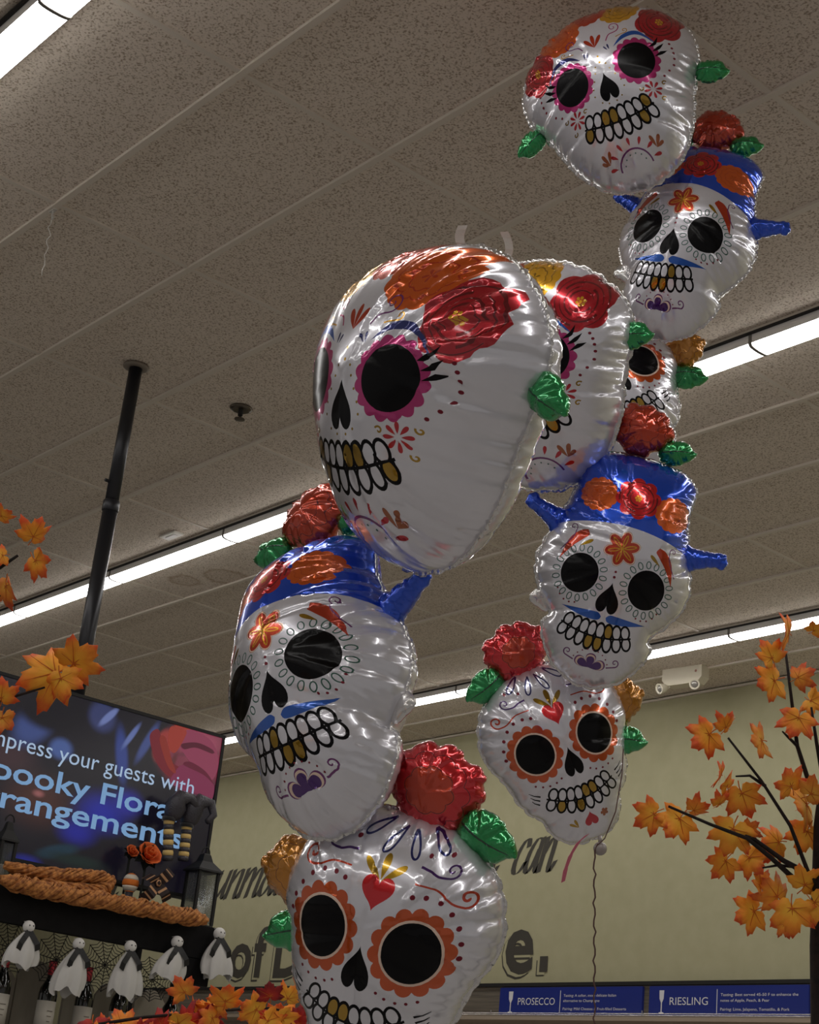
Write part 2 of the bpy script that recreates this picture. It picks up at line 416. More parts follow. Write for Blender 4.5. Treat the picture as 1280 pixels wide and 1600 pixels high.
def design_hat():
    out = sym([(0, 3.92), (0.8, 3.87), (1.45, 3.7), (1.78, 3.35), (1.76, 2.8), (1.8, 2.3), (1.95, 1.75), (2.02, 1.3), (2.24, 0.85), (2.36, 0.3), (2.27, -0.25), (2.0, -0.8), (1.66, -1.15), (1.54, -1.35),
                (1.66, -1.65), (1.6, -2.0), (1.38, -2.4), (1.05, -2.8), (0.55, -3.12), (0, -3.25)])
    L = []
    xs = np.linspace(-2.6, 2.6, 30); br = np.c_[xs, 1.66-0.085*xs**2]
    L.append(('blue', [np.vstack([br, [(2.6, 4.4), (-2.6, 4.4)]])]))
    marigold_print(L, -1.03, 2.42, 0.55, seed=0.4); marigold_print(L, 1.22, 2.36, 0.56, seed=1.1); rose_print(L, 0.1, 2.55, 0.68, 'red', 'darkred', 8, 0.5)
    # forehead flower
    for c, s in (('amber', 1.15), ('cream', 1.1), ('rust', 0.98)):
        for k in range(6):
            a = 0.35+k*math.pi/3; L.append((c, [ell(0.01+0.27*math.cos(a), 0.98+0.27*math.sin(a), 0.24*s, 0.155*s, a)]))
    for k in range(6):
        a = 0.35+k*math.pi/3; L.append(('yellow', [ell(0.01+0.24*math.cos(a), 0.98+0.24*math.sin(a), 0.19, 0.055, a)])); L.append(('rust', [ell(0.01+0.25*math.cos(a), 0.98+0.25*math.sin(a), 0.14, 0.025, a)]))
    L.append(('yellow', [ell(0.01, 0.98, 0.05)]))
    for sx in (-1, 1):
        for k in range(18):
            a = k*2*math.pi/18; e = ell(sx+0.69*math.cos(a), 0.69*1.07*math.sin(a), 0.105, 0.065, a, 14); L.append(('teal', ring(e, 0.028)))
        L.append(('black', [ell(sx, 0, 0.545, 0.585, n=44)]))
        L.append(('rust', [np.vstack([catmull([(sx*1.08, 1.3), (sx*1.3, 1.22), (sx*1.55, 0.9), (sx*1.69, 0.28)], 0.06, False), catmull([(sx*1.69, 0.28), (sx*1.4, 0.72), (sx*1.12, 1.02), (sx*1.0, 1.16), (sx*1.08, 1.3)], 0.06, False)[1:-1]])]))
        L.append(('gold', [drop(sx*1.2, 0.78, sx*0.86, 1.03, 0.07)]))
        L.append(('violet', stroke(spiral(sx*1.5, 1.3, 0.11, 1.1, 3.6 if sx > 0 else -0.45, -sx, [(sx*1.45, 1.0), (sx*1.72, 0.55)]), 0.022, 0.03)))
        dots(L, [(sx*1.5, -0.58), (sx*1.4, -0.74), (sx*1.25, -0.86), (sx*1.08, -0.9), (sx*0.92, -0.87)], 0.028)
    dots(L, [(0, 0.12)], 0.042); dots(L, [(0, 0.28)], 0.036)
    L.append(('black', [heart(0, -0.5, 0.33, -0.46)]))
    for sx in (-1, 1):
        L.append(('mustache', [np.vstack([catmull([(sx*0.07, -1.08), (sx*0.18, -0.98), (sx*0.4, -0.98), (sx*0.8, -1.0), (sx*1.26, -1.02)], 0.06, False), catmull([(sx*1.26, -1.02), (sx*0.75, -1.17), (sx*0.35, -1.22), (sx*0.13, -1.19), (sx*0.07, -1.08)], 0.06, False)[1:-1]])]))
    teeth(L, -0.1, -1.68, 1.03, 0.2, 8, (5,), (3, 4))
    for k, a in enumerate((0.5, 1.57, 2.64)):
        for c, s in (('violet', 1.28), ('cream', 1.16), ('purple', 1.0)):
            L.append((c, [drop(-0.02, -2.62, -0.02+0.4*math.cos(a)*s, -2.62+0.34*math.sin(a)*s, 0.16*s)]))
    L.append(('purple', [drop(-0.02, -2.62, -0.02+0.4*math.cos(a), -2.62+0.34*math.sin(a), 0.16) for a in (0.5, 1.57, 2.64)]))
    for sx in (-1, 1):
        L.append(('violet', stroke(spiral(-0.02+sx*0.72, -2.3, 0.13, 1.2, -1.57, sx, [(-0.02+sx*0.5, -2.5)]), 0.025, 0.04)))
    dots(L, [(-0.02+0.55*math.cos(a), -2.6+0.52*math.sin(a)) for a in np.linspace(0.4, 2.74, 9)], 0.022)
    return out, L
def design_heart():
    out = sym([(0, 2.52), (0.8, 2.44), (1.5, 2.12), (2.1, 1.55), (2.42, 0.8), (2.42, 0.1), (2.18, -0.5), (1.98, -0.95), (1.86, -1.5), (1.6, -2.0), (1.34, -2.22), (1.24, -2.6), (0.97, -3.05), (0.5, -3.32), (0, -3.38)])
    L = []
    for a, x, y in ((205, -0.88, 2.12), (245, -0.42, 2.02), (295, 0.05, 2.02), (335, 0.5, 2.12)):
        r = math.radians(a); L.append(('navy', ring(drop(x-0.32*math.cos(r)*0.9, y+0.3, x+0.24*math.cos(r), y+0.26*math.sin(r), 0.11, 16), 0.045)))
    L.append(('gold', [drop(0, 1.22, -0.44, 1.62, 0.1), drop(0, 1.26, 0.0, 1.78, 0.11), drop(0, 1.22, 0.44, 1.62, 0.1)]))
    L.append(('red', [heart(0, 0.98, 0.35, 0.35)]))
    for sx in (-1, 1):
        eye_flower(L, sx, 0, 0.58, 'darkorange', 14, 0.86)
        L.append(('purple', stroke(spiral(sx*1.32, 1.74, 0.16, 1.25, -1.57, sx, [(sx*1.1, 1.58), (sx*0.9, 1.66), (sx*0.7, 1.68)]), 0.03, 0.05)))
        L.append(('rust', stroke(spiral(sx*1.75, 1.28, 0.2, 1.25, -1.57, sx, [(sx*1.5, 1.12), (sx*1.15, 1.32), (sx*0.7, 1.36)]), 0.06, 0.035)))
        dots(L, [(sx*0.75, 1.1), (sx*1.0, 1.14), (sx*1.3, 1.1), (sx*1.56, 0.92), (sx*1.75, 0.66), (sx*1.86, 0.36), (sx*1.88, 0.06)], 0.055)
        dots(L, [(sx*1.3, -0.98), (sx*1.1, -1.06), (sx*0.88, -1.1), (sx*0.66, -1.06), (sx*0.48, -0.97)], 0.035)
        dots(L, [(sx*1.2, 2.02), (sx*0.8, 1.92)], 0.05)
        for k in range(3): L.append(('black', stroke([(sx*(1.25+0.04*k), -1.36-0.13*k), (sx*(1.42+0.02*k), -1.28-0.13*k), (sx*(1.56-0.02*k), -1.17-0.14*k)], 0.05, 0.015)))
    L.append(('black', [heart(0.0, -0.55, 0.3, -0.47)]))
    teeth(L, 0.0, -1.78, 1.08, 0.3, 8, (4, 5), (1, 3))
    L.append(('crimson', [heart(0.05, -2.52, 0.22, -0.24)]))
    L.append(('gold', [drop(-0.4, -2.7, -0.66, -2.5, 0.06), drop(-0.4, -2.7, -0.48, -2.4, 0.06)])); L.append(('wood', [scal(0.52, -2.48, 0.14, 5, 0.4)]))
    return out, L
def design_rose():
    out = sym([(0, 2.6), (0.7, 2.55), (1.5, 2.27), (2.2, 1.75), (2.66, 1.05), (2.74, 0.35), (2.5, -0.3), (2.25, -0.8), (2.1, -1.25), (1.9, -1.75), (1.52, -2.35), (1.05, -2.8), (0.5, -3.05), (0, -3.12)])
    L = []
    marigold_print(L, 0.95, 1.98, 0.62, 'yellow', 'gold', 0.2); marigold_print(L, 0.05, 2.28, 0.58, 'rust', 'crimson', 0.5); marigold_print(L, -0.98, 1.82, 0.72, 'orange', 'rust', 0.9)
    rose_print(L, -1.88, 1.05, 0.84, 'crimson', 'darkred', 6, 0.3, 0.72); rose_print(L, 1.95, 1.1, 0.84, 'crimson', 'darkred', 6, 1.2, 0.8)
    for k, a in enumerate((0.95, 1.57, 2.2)): L.append(('rust', [drop(0.0, 0.82, 0.42*math.cos(a), 0.82+0.46*math.sin(a), 0.08)]))
    for sx in (-1, 1):
        L.append(('pink' if sx > 0 else 'violet', stroke(spiral(sx*0.66, 1.3, 0.19, 1.4, -1.57, sx, [(sx*0.48, 1.07), (sx*0.36, 0.9)]), 0.02, 0.035)))
        L.append(('yellow', stroke(spiral(sx*0.95, 1.06, 0.09, 1.2, -1.57, sx, [(sx*0.8, 0.96), (sx*0.66, 0.93)]), 0.02, 0.03)))
        eye_flower(L, sx, 0, 0.52, 'pink', 16, 0.68, False, 0.3)
        b = catmull([(sx*0.5, 0.62), (sx*0.85, 0.92), (sx*1.3, 0.9), (sx*1.72, 0.3)], 0.06, False); b2 = catmull([(sx*1.72, 0.3), (sx*1.3, 0.76), (sx*0.9, 0.8), (sx*0.5, 0.62)], 0.06, False)
        L.append(('mustache' if sx > 0 else 'navy', [np.vstack([b, b2[1:-1]])]))
        L.append(('navy', [drop(sx*0.38, 0.58, sx*0.36, 0.78, 0.035), drop(sx*0.33, 0.58, sx*0.24, 0.74, 0.03)]))
        for k, (x, y, x1, y1) in enumerate(((1.44, 0.3, 1.78, 0.58), (1.5, 0.14, 1.88, 0.34), (1.52, -0.02, 1.92, 0.1))):
            L.append(('black', [np.vstack([catmull([(sx*x, y), (sx*(x+0.22), y+0.03), (sx*x1, y1)], 0.06, False), [(sx*(x+0.2), y+0.13)]])]))
        dots(L, [(sx*2.02, 0.3), (sx*2.05, 0.16), (sx*2.05, 0.02), (sx*2.02, -0.14), (sx*1.95, -0.32), (sx*1.78, -0.48), (sx*1.6, -0.62)], 0.035)
        for k in range(8):
            a = k*math.pi/4; L.append(('crimson', [drop(sx*1.18+0.05*math.cos(a), -0.95+0.05*math.sin(a), sx*1.18+0.25*math.cos(a), -0.95+0.25*math.sin(a), 0.05)]))
        for (x, y, s) in ((1.52, -0.82, 1), (0.86, -0.86, -1), (1.38, -1.25, 1)):
            L.append(('gold', stroke(spiral(sx*x, y, 0.075, 0.9, 0.5, sx*s), 0.03, 0.035)))
        dots(L, [(sx*0.16, 0.2), (sx*0.22, 0.02), (sx*0.32, -0.2), (sx*0.42, -0.42), (sx*0.45, -0.62), (sx*0.3, -0.86), (sx*0.12, -0.95)], 0.025, 'gold')
        L.append(('wood', [drop(sx*0.72, -2.42, sx*0.62, -2.1, 0.07), drop(sx*0.72, -2.42, sx*0.88, -2.12, 0.07), drop(sx*0.72, -2.42, sx*0.95, -2.3, 0.06)]))
    dots(L, [(0, 0.5), (0, 0.3)], 0.03, 'gold')
    L.append(('black', [heart(0, -0.46, 0.28, -0.42)]))
    teeth(L, 0.0, -1.5, 1.05, 0.2, 8, (2, 3, 7), (6, 0))
    L.append(('violet', stroke(arcp(0, -2.7, 0.48, 0, 180, 20, 0.42), 0.045, 0.05)))
    for k in range(7):
        a = math.radians(12+26*k); L.append(('crimson', [drop(0.56*math.cos(a), -2.7+0.5*math.sin(a), 0.8*math.cos(a), -2.7+0.72*math.sin(a), 0.06)]))
    dots(L, [(0.33*math.cos(a), -2.68+0.28*math.sin(a)) for a in np.linspace(0.3, 2.84, 6)], 0.02, 'teal')
    return out, L

def foil_mesh(name, inf, layers, scale, base='white', step=0.075, mirror=False, back=True, backf=1.0):
    poly = inf.poly
    V = [tuple(p) for p in poly]; n0 = len(V); F = [list(range(n0))]; pri = [base]
    lo, hi = poly.min(0), poly.max(0)
    gx, gy = np.arange(lo[0], hi[0], step), np.arange(lo[1], hi[1], step*0.866)
    G = np.array([(x+(step/2 if j % 2 else 0), y) for j, y in enumerate(gy) for x in gx])
    d, _, _ = dist(G, poly); G = G[inside(G, poly) & (d > step*0.4)]
    # rings near the rim where the foil turns steeply
    tn = np.roll(poly, -1, 0)-np.roll(poly, 1, 0); tn /= np.hypot(*tn.T)[:, None]; nr = np.c_[-tn[:, 1], tn[:, 0]]
    for o in (0.012, 0.035):
        R_ = poly+nr*o*max(1, step/0.075); dd, _, _ = dist(R_, poly); R_ = R_[(dd > 0.7*o) & inside(R_, poly)]; V += [tuple(p) for p in R_]
    V += [tuple(p) for p in G]
    for m, polys in layers:
        for q in polys:
            q = ccw(q); i = len(V); V += [tuple(p) for p in q]; F.append(list(range(i, i+len(q)))); pri.append(m)
    r = delaunay_2d_cdt([Vector(p) for p in V], [], F, 0, 1e-4)
    vo = np.array([p[:] for p in r[0]]); fo = r[2]; of = r[5]
    faces, mi = [], []; used = sorted(set(pri), key=FKEYS.index); ix = {k: i for i, k in enumerate(used)}
    for f, o in zip(fo, of):
        if 0 not in o: continue
        faces.append(tuple(f)); mi.append(ix[pri[max(o)]])
    z = inf.z(vo); n = len(vo)
    bd = dist(vo, poly)[0] < 1e-4; z[bd] = 0
    sx = -1 if mirror else 1
    v = [(x*scale*sx, y*scale, zz*scale) for (x, y), zz in zip(vo, z)]
    if mirror: faces = [f[::-1] for f in faces]
    if back:
        mp = {}
        for i in range(n):
            if bd[i]: mp[i] = i
            else: mp[i] = len(v); v.append((v[i][0], v[i][1], -v[i][2]*backf))
        faces2 = [tuple(mp[i] for i in f[::-1]) for f in faces]; faces += faces2; mi += mi
    me = make_mesh(name, v, faces, [FM[k] for k in used], mi, True)
    return me
def edge_mesh(name, inf, scale, w=0.09, mirror=False, seed=3, matk='silver'):
    p = inf.poly; n = len(p); tn = np.roll(p, -1, 0)-np.roll(p, 1, 0); tn /= np.hypot(*tn.T)[:, None]; nr = np.c_[-tn[:, 1], tn[:, 0]]
    rng = np.random.RandomState(seed); sx = -1 if mirror else 1; v = []; z = 0.025*np.sin(np.arange(n)*1.9)+rng.uniform(-0.02, 0.02, n)
    wv = w*(0.8+0.2*np.sin(np.arange(n)*0.7)+rng.uniform(-0.1, 0.1, n))
    for k in range(n):
        o = p[k]-nr[k]*wv[k]; i = p[k]+nr[k]*0.01
        for q, zz in ((i, 0.012), (o, z[k]+0.006), (o, z[k]-0.006), (i, -0.012)): v.append((q[0]*scale*sx, q[1]*scale, zz*scale))
    f = []
    for k in range(n):
        a, b = 4*k, 4*((k+1) % n)
        for j in range(3): f.append((a+j, a+j+1, b+j+1, b+j))
    if mirror: f = [q[::-1] for q in f]
    return make_mesh(name, v, f, FM[matk], None, True)
# ---- lobes: foil blossoms, leaves, brim tips, filling tabs
def lobe(name, outline, layers, base, c=1.3, seed=1, wr=((0.3, 0.35, 0.3), (0.11, 0.3, 0.12)), step=0.06, scallop=0.04, h=0.035):
    return Inflated(outline, c, wr, scallop, seed, h), layers, base, step
SC = {'hat': 0.088, 'heart': 0.083, 'rose': 0.1}
LOBES = {}
def blossom(key, col, line, n, r, seed, inner):
    L = []
    for rr, k, w in ((0.78, n-2, 0.015), (0.5, n-4, 0.015)):
        L.append((line, ring(scal(0, 0, r*rr, k, 0.16, seed+rr*3, 0.9), w)))
    if inner: L.insert(0, (inner, [scal(0, 0, r*0.52, n-4, 0.14, seed+1.65, 0.9)]))
    LOBES[key] = lobe(key, scal(0, 0, r, n-3, 0.13, seed, 0.92, seed), L, col, 1.35, int(seed*10)+2, ((0.5, 0.55, 0.42), (0.17, 0.4, 0.2)), 0.045, 0.08)
blossom('red_blossom', 'red', 'darkred', 12, 1.08, 0.5, 'rust')
blossom('yellow_blossom', 'amber', 'brown', 11, 0.9, 0.9, None)
blossom('orange_blossom', 'rust', 'darkred', 12, 0.98, 1.4, None)
leaf_o = [(-0.05, -0.22), (0.3, -0.42), (0.75, -0.36), (1.15, -0.05), (1.02, 0.12), (0.85, 0.32), (0.4, 0.42), (-0.05, 0.24)]
LOBES['leaf'] = lobe('leaf', catmull(leaf_o, 0.06), [('darkgreen', sstroke([(0, 0), (0.5, 0.03), (1.0, 0.0)], 0.05, 0.02))], 'green', 1.5, 5, ((0.36, 0.6, 0.4), (0.15, 0.45, 0.16)), 0.045, 0.06)
tip_o = [(-0.25, -0.5), (0.25, -0.42), (0.75, -0.3), (1.15, -0.34), (1.3, -0.12), (1.22, 0.14), (0.85, 0.2), (0.35, 0.26), (-0.25, 0.45)]
LOBES['brim_tip'] = lobe('brim_tip', catmull(tip_o, 0.06), [], 'blue', 1.5, 8, ((0.4, 0.5, 0.35), (0.14, 0.4, 0.13)), 0.045, 0.05)
tab_o = [(-0.2, -0.26), (0.25, -0.3), (0.5, -0.16), (0.5, 0.2), (0.2, 0.3), (-0.2, 0.26)]
LOBES['filling_tab'] = lobe('filling_tab', catmull(tab_o, 0.06), [], 'silver', 0.7, 9, ((0.3, 0.5, 0.3),), 0.06, 0.05)
_lc = {}
def lobe_mesh(key, mirror):
    if (key, mirror) not in _lc:
        inf, L, base, step = LOBES[key]; _lc[(key, mirror)] = foil_mesh(key, inf, L, 1.0, base, step, mirror)
    return _lc[(key, mirror)]
INF, DES = {}, {}
for k, fn, sd in (('hat', design_hat, 11), ('heart', design_heart, 23), ('rose', design_rose, 37)):
    o, L = fn(); DES[k] = L; INF[k] = Inflated(catmull(o, 0.06), 1.58, ((0.62, 0.24, 0.85), (0.2, 0.26, 0.22)), 0.06, sd)
_sk = {}
def skull_mesh(k, mirror):
    if (k, mirror) not in _sk:
        _sk[(k, mirror)] = (foil_mesh('skull', INF[k], DES[k], SC[k], 'white', 0.075, mirror, True, 0.6), edge_mesh('seam_edge', INF[k], SC[k], 0.075, mirror))
    return _sk[(k, mirror)]
# lobe list per skull: (mesh key, name, x, y, z, turn deg, size, flip)
ATT = {
 'rose': [('leaf', 'leaf', 2.5, -0.3, 0, -20, 0.85), ('leaf', 'leaf', -2.5, -0.25, 0, 205, 0.85)],
 'hat': [('orange_blossom', 'blossom', -0.25, 4.75, 0, 5, 0.95), ('leaf', 'leaf', 0.45, 4.22, 0, 14, 0.95), ('leaf', 'leaf', -1.0, 4.3, 0, 170, 0.95), ('brim_tip', 'brim_tip', 1.95, 1.35, 0, 12, 1.0), ('brim_tip', 'brim_tip', -1.95, 1.35, 0, 158, 1.0), ('filling_tab', 'filling_tab', -1.75, -1.05, 0, 165, 0.95)],
 'heart': [('red_blossom', 'blossom', -0.25, 3.12, -0.1, 10, 1.05), ('leaf', 'leaf', -1.05, 2.62, 0, 200, 1.2), ('yellow_blossom', 'blossom', 2.25, 0.55, -0.1, -10, 1.08), ('leaf', 'leaf', 1.62, -0.5, 0, -25, 1.15)],
}
OVER = {(0, 'hat', 0): (-0.25, 5.0, 5, 0), (0, 'hat', 1): (0.65, 4.6, 14, 0), (2, 'heart', 2): (2.75, 0.75, -10, 0), (2, 'heart', 3): (2.1, -0.25, -25, 0), (0, 'rose', 1): (-2.45, 0.2, 215, 0), (1, 'rose', 0): (2.25, 0.2, -10, 0), (0, 'hat', 3): (1.85, 1.35, 12, 70)}
LOBE_LABEL = {'red_blossom': 'red foil blossom', 'yellow_blossom': 'amber foil blossom', 'orange_blossom': 'rust red foil blossom', 'leaf': 'green foil leaf', 'brim_tip': 'curled blue hat brim tip', 'filling_tab': 'clear filling tab'}
SK_LABEL = {'rose': 'white sugar skull with flower crown and magenta eyes', 'hat': 'white sugar skull with blue hat and moustache', 'heart': 'white sugar skull with red heart on forehead'}
def stack(label, mirror, skulls, base, si):
    t = empty('skull_balloon', base); tag(t, label, 'balloon', 'sugar skull foil balloons')
    for k, u, v, dep, roll, yaw, pitch, s in skulls:
        c = P(u, v, dep); zb = (EYE-c).normalized(); xb = UV.cross(zb).normalized(); yb = zb.cross(xb)
        B = Matrix((xb, yb, zb)).transposed()
        R3 = B @ Matrix.Rotation(math.radians(roll), 3, 'Z') @ Matrix.Rotation(math.radians(yaw), 3, 'Y') @ Matrix.Rotation(math.radians(pitch), 3, 'X')
        mw = Matrix.Translation(c-Vector(base)) @ R3.to_4x4() @ Matrix.Scale(s, 4)
        me, em = skull_mesh(k, mirror)
        o = link('skull', me, t, mw); o['label'] = SK_LABEL[k]
        link('seam_edge', em, o)
        sx = -1 if mirror else 1; E_ = SC[k]
        for ai, (key, nm, x, y, z, a, sz) in enumerate(ATT[k]):
            ty = 0
            if (si, k, ai) in OVER: x, y, a, ty = OVER[(si, k, ai)]
            if mirror: a = -a; ty = -ty
            l = link(nm, lobe_mesh(key, mirror), o, Matrix.Translation((sx*x*E_, y*E_, z*E_)) @ Matrix.Rotation(math.radians(ty), 4, 'Y') @ Matrix.Rotation(math.radians(a), 4, 'Z') @ Matrix.Scale(sz*E_, 4)); l['label'] = LOBE_LABEL[key]
    return t
# skull: kind, pixel of the point between the eyes on the seam plane, depth, roll, yaw, pitch, size
STACKS = [
 ('large front foil balloon of three stacked sugar skulls, nearest the camera', True,
  [('rose', 690, 618, 2.85, 0.5, -52, -9, 1.0), ('hat', 514, 1097, 2.88, 28, -30.4, -37.4, 0.914), ('heart', 611, 1446, 2.80, -17.2, -14.1, 14, 0.955)], P(640, 1600, 2.85)),
 ('middle foil balloon of three sugar skulls, its flower crown skull half hidden', False,
  [('rose', 833, 575, 4.2, 15, -18, -6, 1.03), ('hat', 954, 911, 4.15, -15.1, 1.8, -2, 0.954), ('heart', 870, 1157, 4.27, 20.7, 7, 6, 0.972)], P(930, 1330, 4.15)),
 ('rear foil balloon of three sugar skulls touching the ceiling at upper right', False,
  [('rose', 962, 150, 4.75, 20.5, -3, -22, 0.96), ('hat', 1071, 398, 4.85, -10.3, -16, -25, 0.994), ('heart', 967, 610, 4.95, 20, 6, -25, 0.963)], P(1000, 620, 4.95)),
]
for si_, (lb, mi_, sk, b) in enumerate(STACKS): stack(lb, mi_, sk, b, si_)
# ------------------------------------------------------------------ text helpers
def text_poly(body, size, offset=0.0, space=1.0, shear=0.0):
    cu = bpy.data.curves.new('t', 'FONT'); cu.body = body; cu.size = size; cu.offset = offset; cu.space_character = space; cu.shear = shear; cu.resolution_u = 3
    o = bpy.data.objects.new('t', cu); COL.objects.link(o)
    dg = bpy.context.evaluated_depsgraph_get(); me = bpy.data.meshes.new_from_object(o.evaluated_get(dg))
    v = [q.co.copy() for q in me.vertices]; f = [tuple(p.vertices) for p in me.polygons]
    bpy.data.objects.remove(o); bpy.data.meshes.remove(me)
    return v, f
def text_obj(name, body, size, m, parent, frame, w=None, offset=0.0, space=1.0, align='L', shear=0.0, lift=0.0008):
    """frame = (origin, right, up) of the writing surface; w = width to fit"""
    v, f = text_poly(body, size, offset, space, shear)
    x0, x1 = min(p.x for p in v), max(p.x for p in v); k = 1.0 if w is None else w/(x1-x0)
    o, r, u = [Vector(q) for q in frame]; n = r.cross(u)
    sh = {'L': 0, 'R': -(x1-x0)*k, 'C': -(x1-x0)*k/2}[align]
    vv = [o + r*((p.x-x0)*k+sh) + u*p.y + n*lift for p in v]
    if n.length and len(f):
        a, b, c = [vv[i] for i in f[0][:3]]
        if (b-a).cross(c-a).dot(n) < 0: f = [q[::-1] for q in f]
    return link(name, make_mesh(name, vv, f, m), parent)
def strokes_obj(name, lines, width, m, parent, frame, lift=0.001):
    o, r, u = [Vector(q) for q in frame]; n = r.cross(u); v = []; f = []
    for li, pts in enumerate(lines):
        p = catmull(pts, 0.08, False); d = np.gradient(p, axis=0); d /= np.maximum(np.hypot(*d.T), 1e-9)[:, None]
        for k in range(len(p)):
            w = width*(0.55+0.75*abs(d[k, 1]))/2; a = p[k]+np.array((w, 0.25*w)); b = p[k]-np.array((w, 0.25*w))
            for q in (a, b): v.append(o+r*q[0]+u*q[1]+n*(lift+0.0004*li))
        s0 = len(v)-2*len(p)
        for k in range(len(p)-1): f.append((s0+2*k+1, s0+2*k+3, s0+2*k+2, s0+2*k))
    return link(name, make_mesh(name, v, f, m), parent)
# ------------------------------------------------------------------ lettering on the back wall
m_ink = mat('wall_ink', srgb((66, 62, 54)), 0.7)
YT = YW-0.001
GL = {
 'u': ([[(0, 1), (0, 0.35), (0.07, 0.03), (0.2, 0.1), (0.36, 0.6)], [(0.4, 1), (0.38, 0.3), (0.45, 0.02), (0.6, 0.3)]], 0.58),
 'n': ([[(0, 1), (0, 0)], [(0.02, 0.5), (0.2, 0.93), (0.34, 0.95), (0.36, 0.6), (0.36, 0.15), (0.44, 0.0), (0.58, 0.3)]], 0.56),
 'm': ([[(0, 1), (0, 0)], [(0.02, 0.5), (0.18, 0.95), (0.3, 0.9), (0.31, 0)], [(0.33, 0.5), (0.5, 0.95), (0.62, 0.9), (0.62, 0.15), (0.7, 0), (0.82, 0.3)]], 0.82),
 'a': ([[(0.38, 0.95), (0.2, 0.98), (0.02, 0.6), (0.0, 0.2), (0.12, 0.0), (0.28, 0.25), (0.38, 0.7)], [(0.42, 1), (0.4, 0.3), (0.47, 0.0), (0.6, 0.3)]], 0.6),
 'c': ([[(0.4, 0.75), (0.36, 0.97), (0.2, 0.95), (0.03, 0.55), (0.02, 0.15), (0.15, 0.0), (0.32, 0.1), (0.45, 0.35)]], 0.5),
 'o': ([[(0.3, 0.98), (0.1, 0.85), (0.0, 0.4), (0.08, 0.03), (0.24, 0.06), (0.38, 0.5), (0.36, 0.9), (0.22, 0.98)], [(0.36, 0.9), (0.6, 0.85)]], 0.56),
 'y': ([[(0, 1), (0, 0.35), (0.07, 0.03), (0.2, 0.1), (0.38, 0.6)], [(0.42, 1), (0.38, 0.2), (0.28, -0.5), (0.1, -0.6), (0.05, -0.4), (0.3, -0.1), (0.6, 0.3)]], 0.58),
 't': ([[(0.1, 1.5), (0.05, 0.3), (0.12, 0.0), (0.3, 0.3)], [(-0.08, 1.02), (0.28, 1.06)]], 0.36), ' ': ([], 0.4),
 'd': ([[(0.38, 0.95), (0.2, 0.98), (0.02, 0.6), (0.0, 0.2), (0.12, 0.0), (0.28, 0.25), (0.38, 0.7)], [(0.46, 1.6), (0.4, 0.3), (0.47, 0.0), (0.6, 0.3)]], 0.6),
 'h': ([[(0.05, 1.6), (0.0, 0)], [(0.02, 0.5), (0.2, 0.93), (0.34, 0.95), (0.36, 0.6), (0.36, 0.15), (0.44, 0.0), (0.58, 0.3)]], 0.56),
}
def script_word(word, X, Z, xh, kx=0.62, slant=0.4):
    t = empty('wall_lettering', (0, 0, 0)); x = 0.0
    for ch in word:
        ls, adv = GL[ch]
        if ls:
            strokes_obj('letter', [[((px_+x)*kx*xh+slant*py_*xh, py_*xh) for px_, py_ in l] for l in ls], 0.15*xh*max(1, kx*0.85), m_ink, t, ((X, YT, Z), (1, 0, 0), (0, 0, 1)))
        x += adv
    return t
w_ = on_y(330, 1407, YT); tag(script_word('unmat', w_.x, w_.z, 0.27, 1.4, 0.45), 'dark brush script word starting unma on the olive wall', 'wall lettering')
w_ = on_y(799, 1367, YT); tag(script_word('can', w_.x, w_.z, 0.265, 0.98, 0.33), 'dark brush script word can on the wall under the small skull', 'wall lettering')
tag(script_word('you', w_.x-0.63, w_.z, 0.265, 0.98, 0.33), 'dark brush script word you beside the big skull', 'wall lettering')
w_ = on_y(120, 1412, YT); tag(script_word('and', w_.x, w_.z, 0.27, 1.6, 0.45), 'dark brush script strokes glimpsed on the wall under the screen', 'wall lettering')
m_wall2 = MATS['wall_olive_paint']
def bold_word(body, px, px2, size, label, dot=False):
    a = on_y(*px, YT); w = on_y(*px2, YT).x-a.x; t = empty('wall_lettering'); tag(t, label, 'wall lettering')
    fr = lambda dx, dz, dy: ((a.x+dx, YT-dy, a.z+dz), (1, 0, 0), (0, 0, 1))
    text_obj('shadow_outline', body, size, m_ink, t, fr(-0.04, -0.03, 0.0), w=w*1.02, offset=0.017, space=1.1)
    text_obj('shadow_inside', body, size, m_wall2, t, fr(-0.03, -0.021, 0.0012), w=w*1.01, offset=0.011, space=1.1)
    text_obj('letter_face', body, size, m_ink, t, fr(0, 0, 0.0024), w=w, offset=0.014, space=1.1)
    if dot:
        q0, q1 = on_y(843, 1519, YT), on_y(857, 1494, YT)
        for nm, dx, dy, m in (('stop_outline', -0.035, 0.001, m_ink), ('stop_inside', -0.024, 0.0022, m_wall2), ('full_stop', 0, 0.0034, m_ink)):
            MB().box((q0.x+dx, YT-dy-0.0008, q0.z+dx*0.8), (q1.x+dx, YT-dy, q1.z+dx*0.8)).build(nm, m, t)
bold_word('of', (356, 1526), (414, 1526), 0.60, 'bold dark letters reading of beside the hanging ghost')
bold_word('D', (426, 1526), (472, 1526), 0.60, 'bold dark capital D between black shelf and front skull')
bold_word('e', (788, 1519), (832, 1519), 0.64, 'bold dark letter e with a square full stop right of the front skull', True)

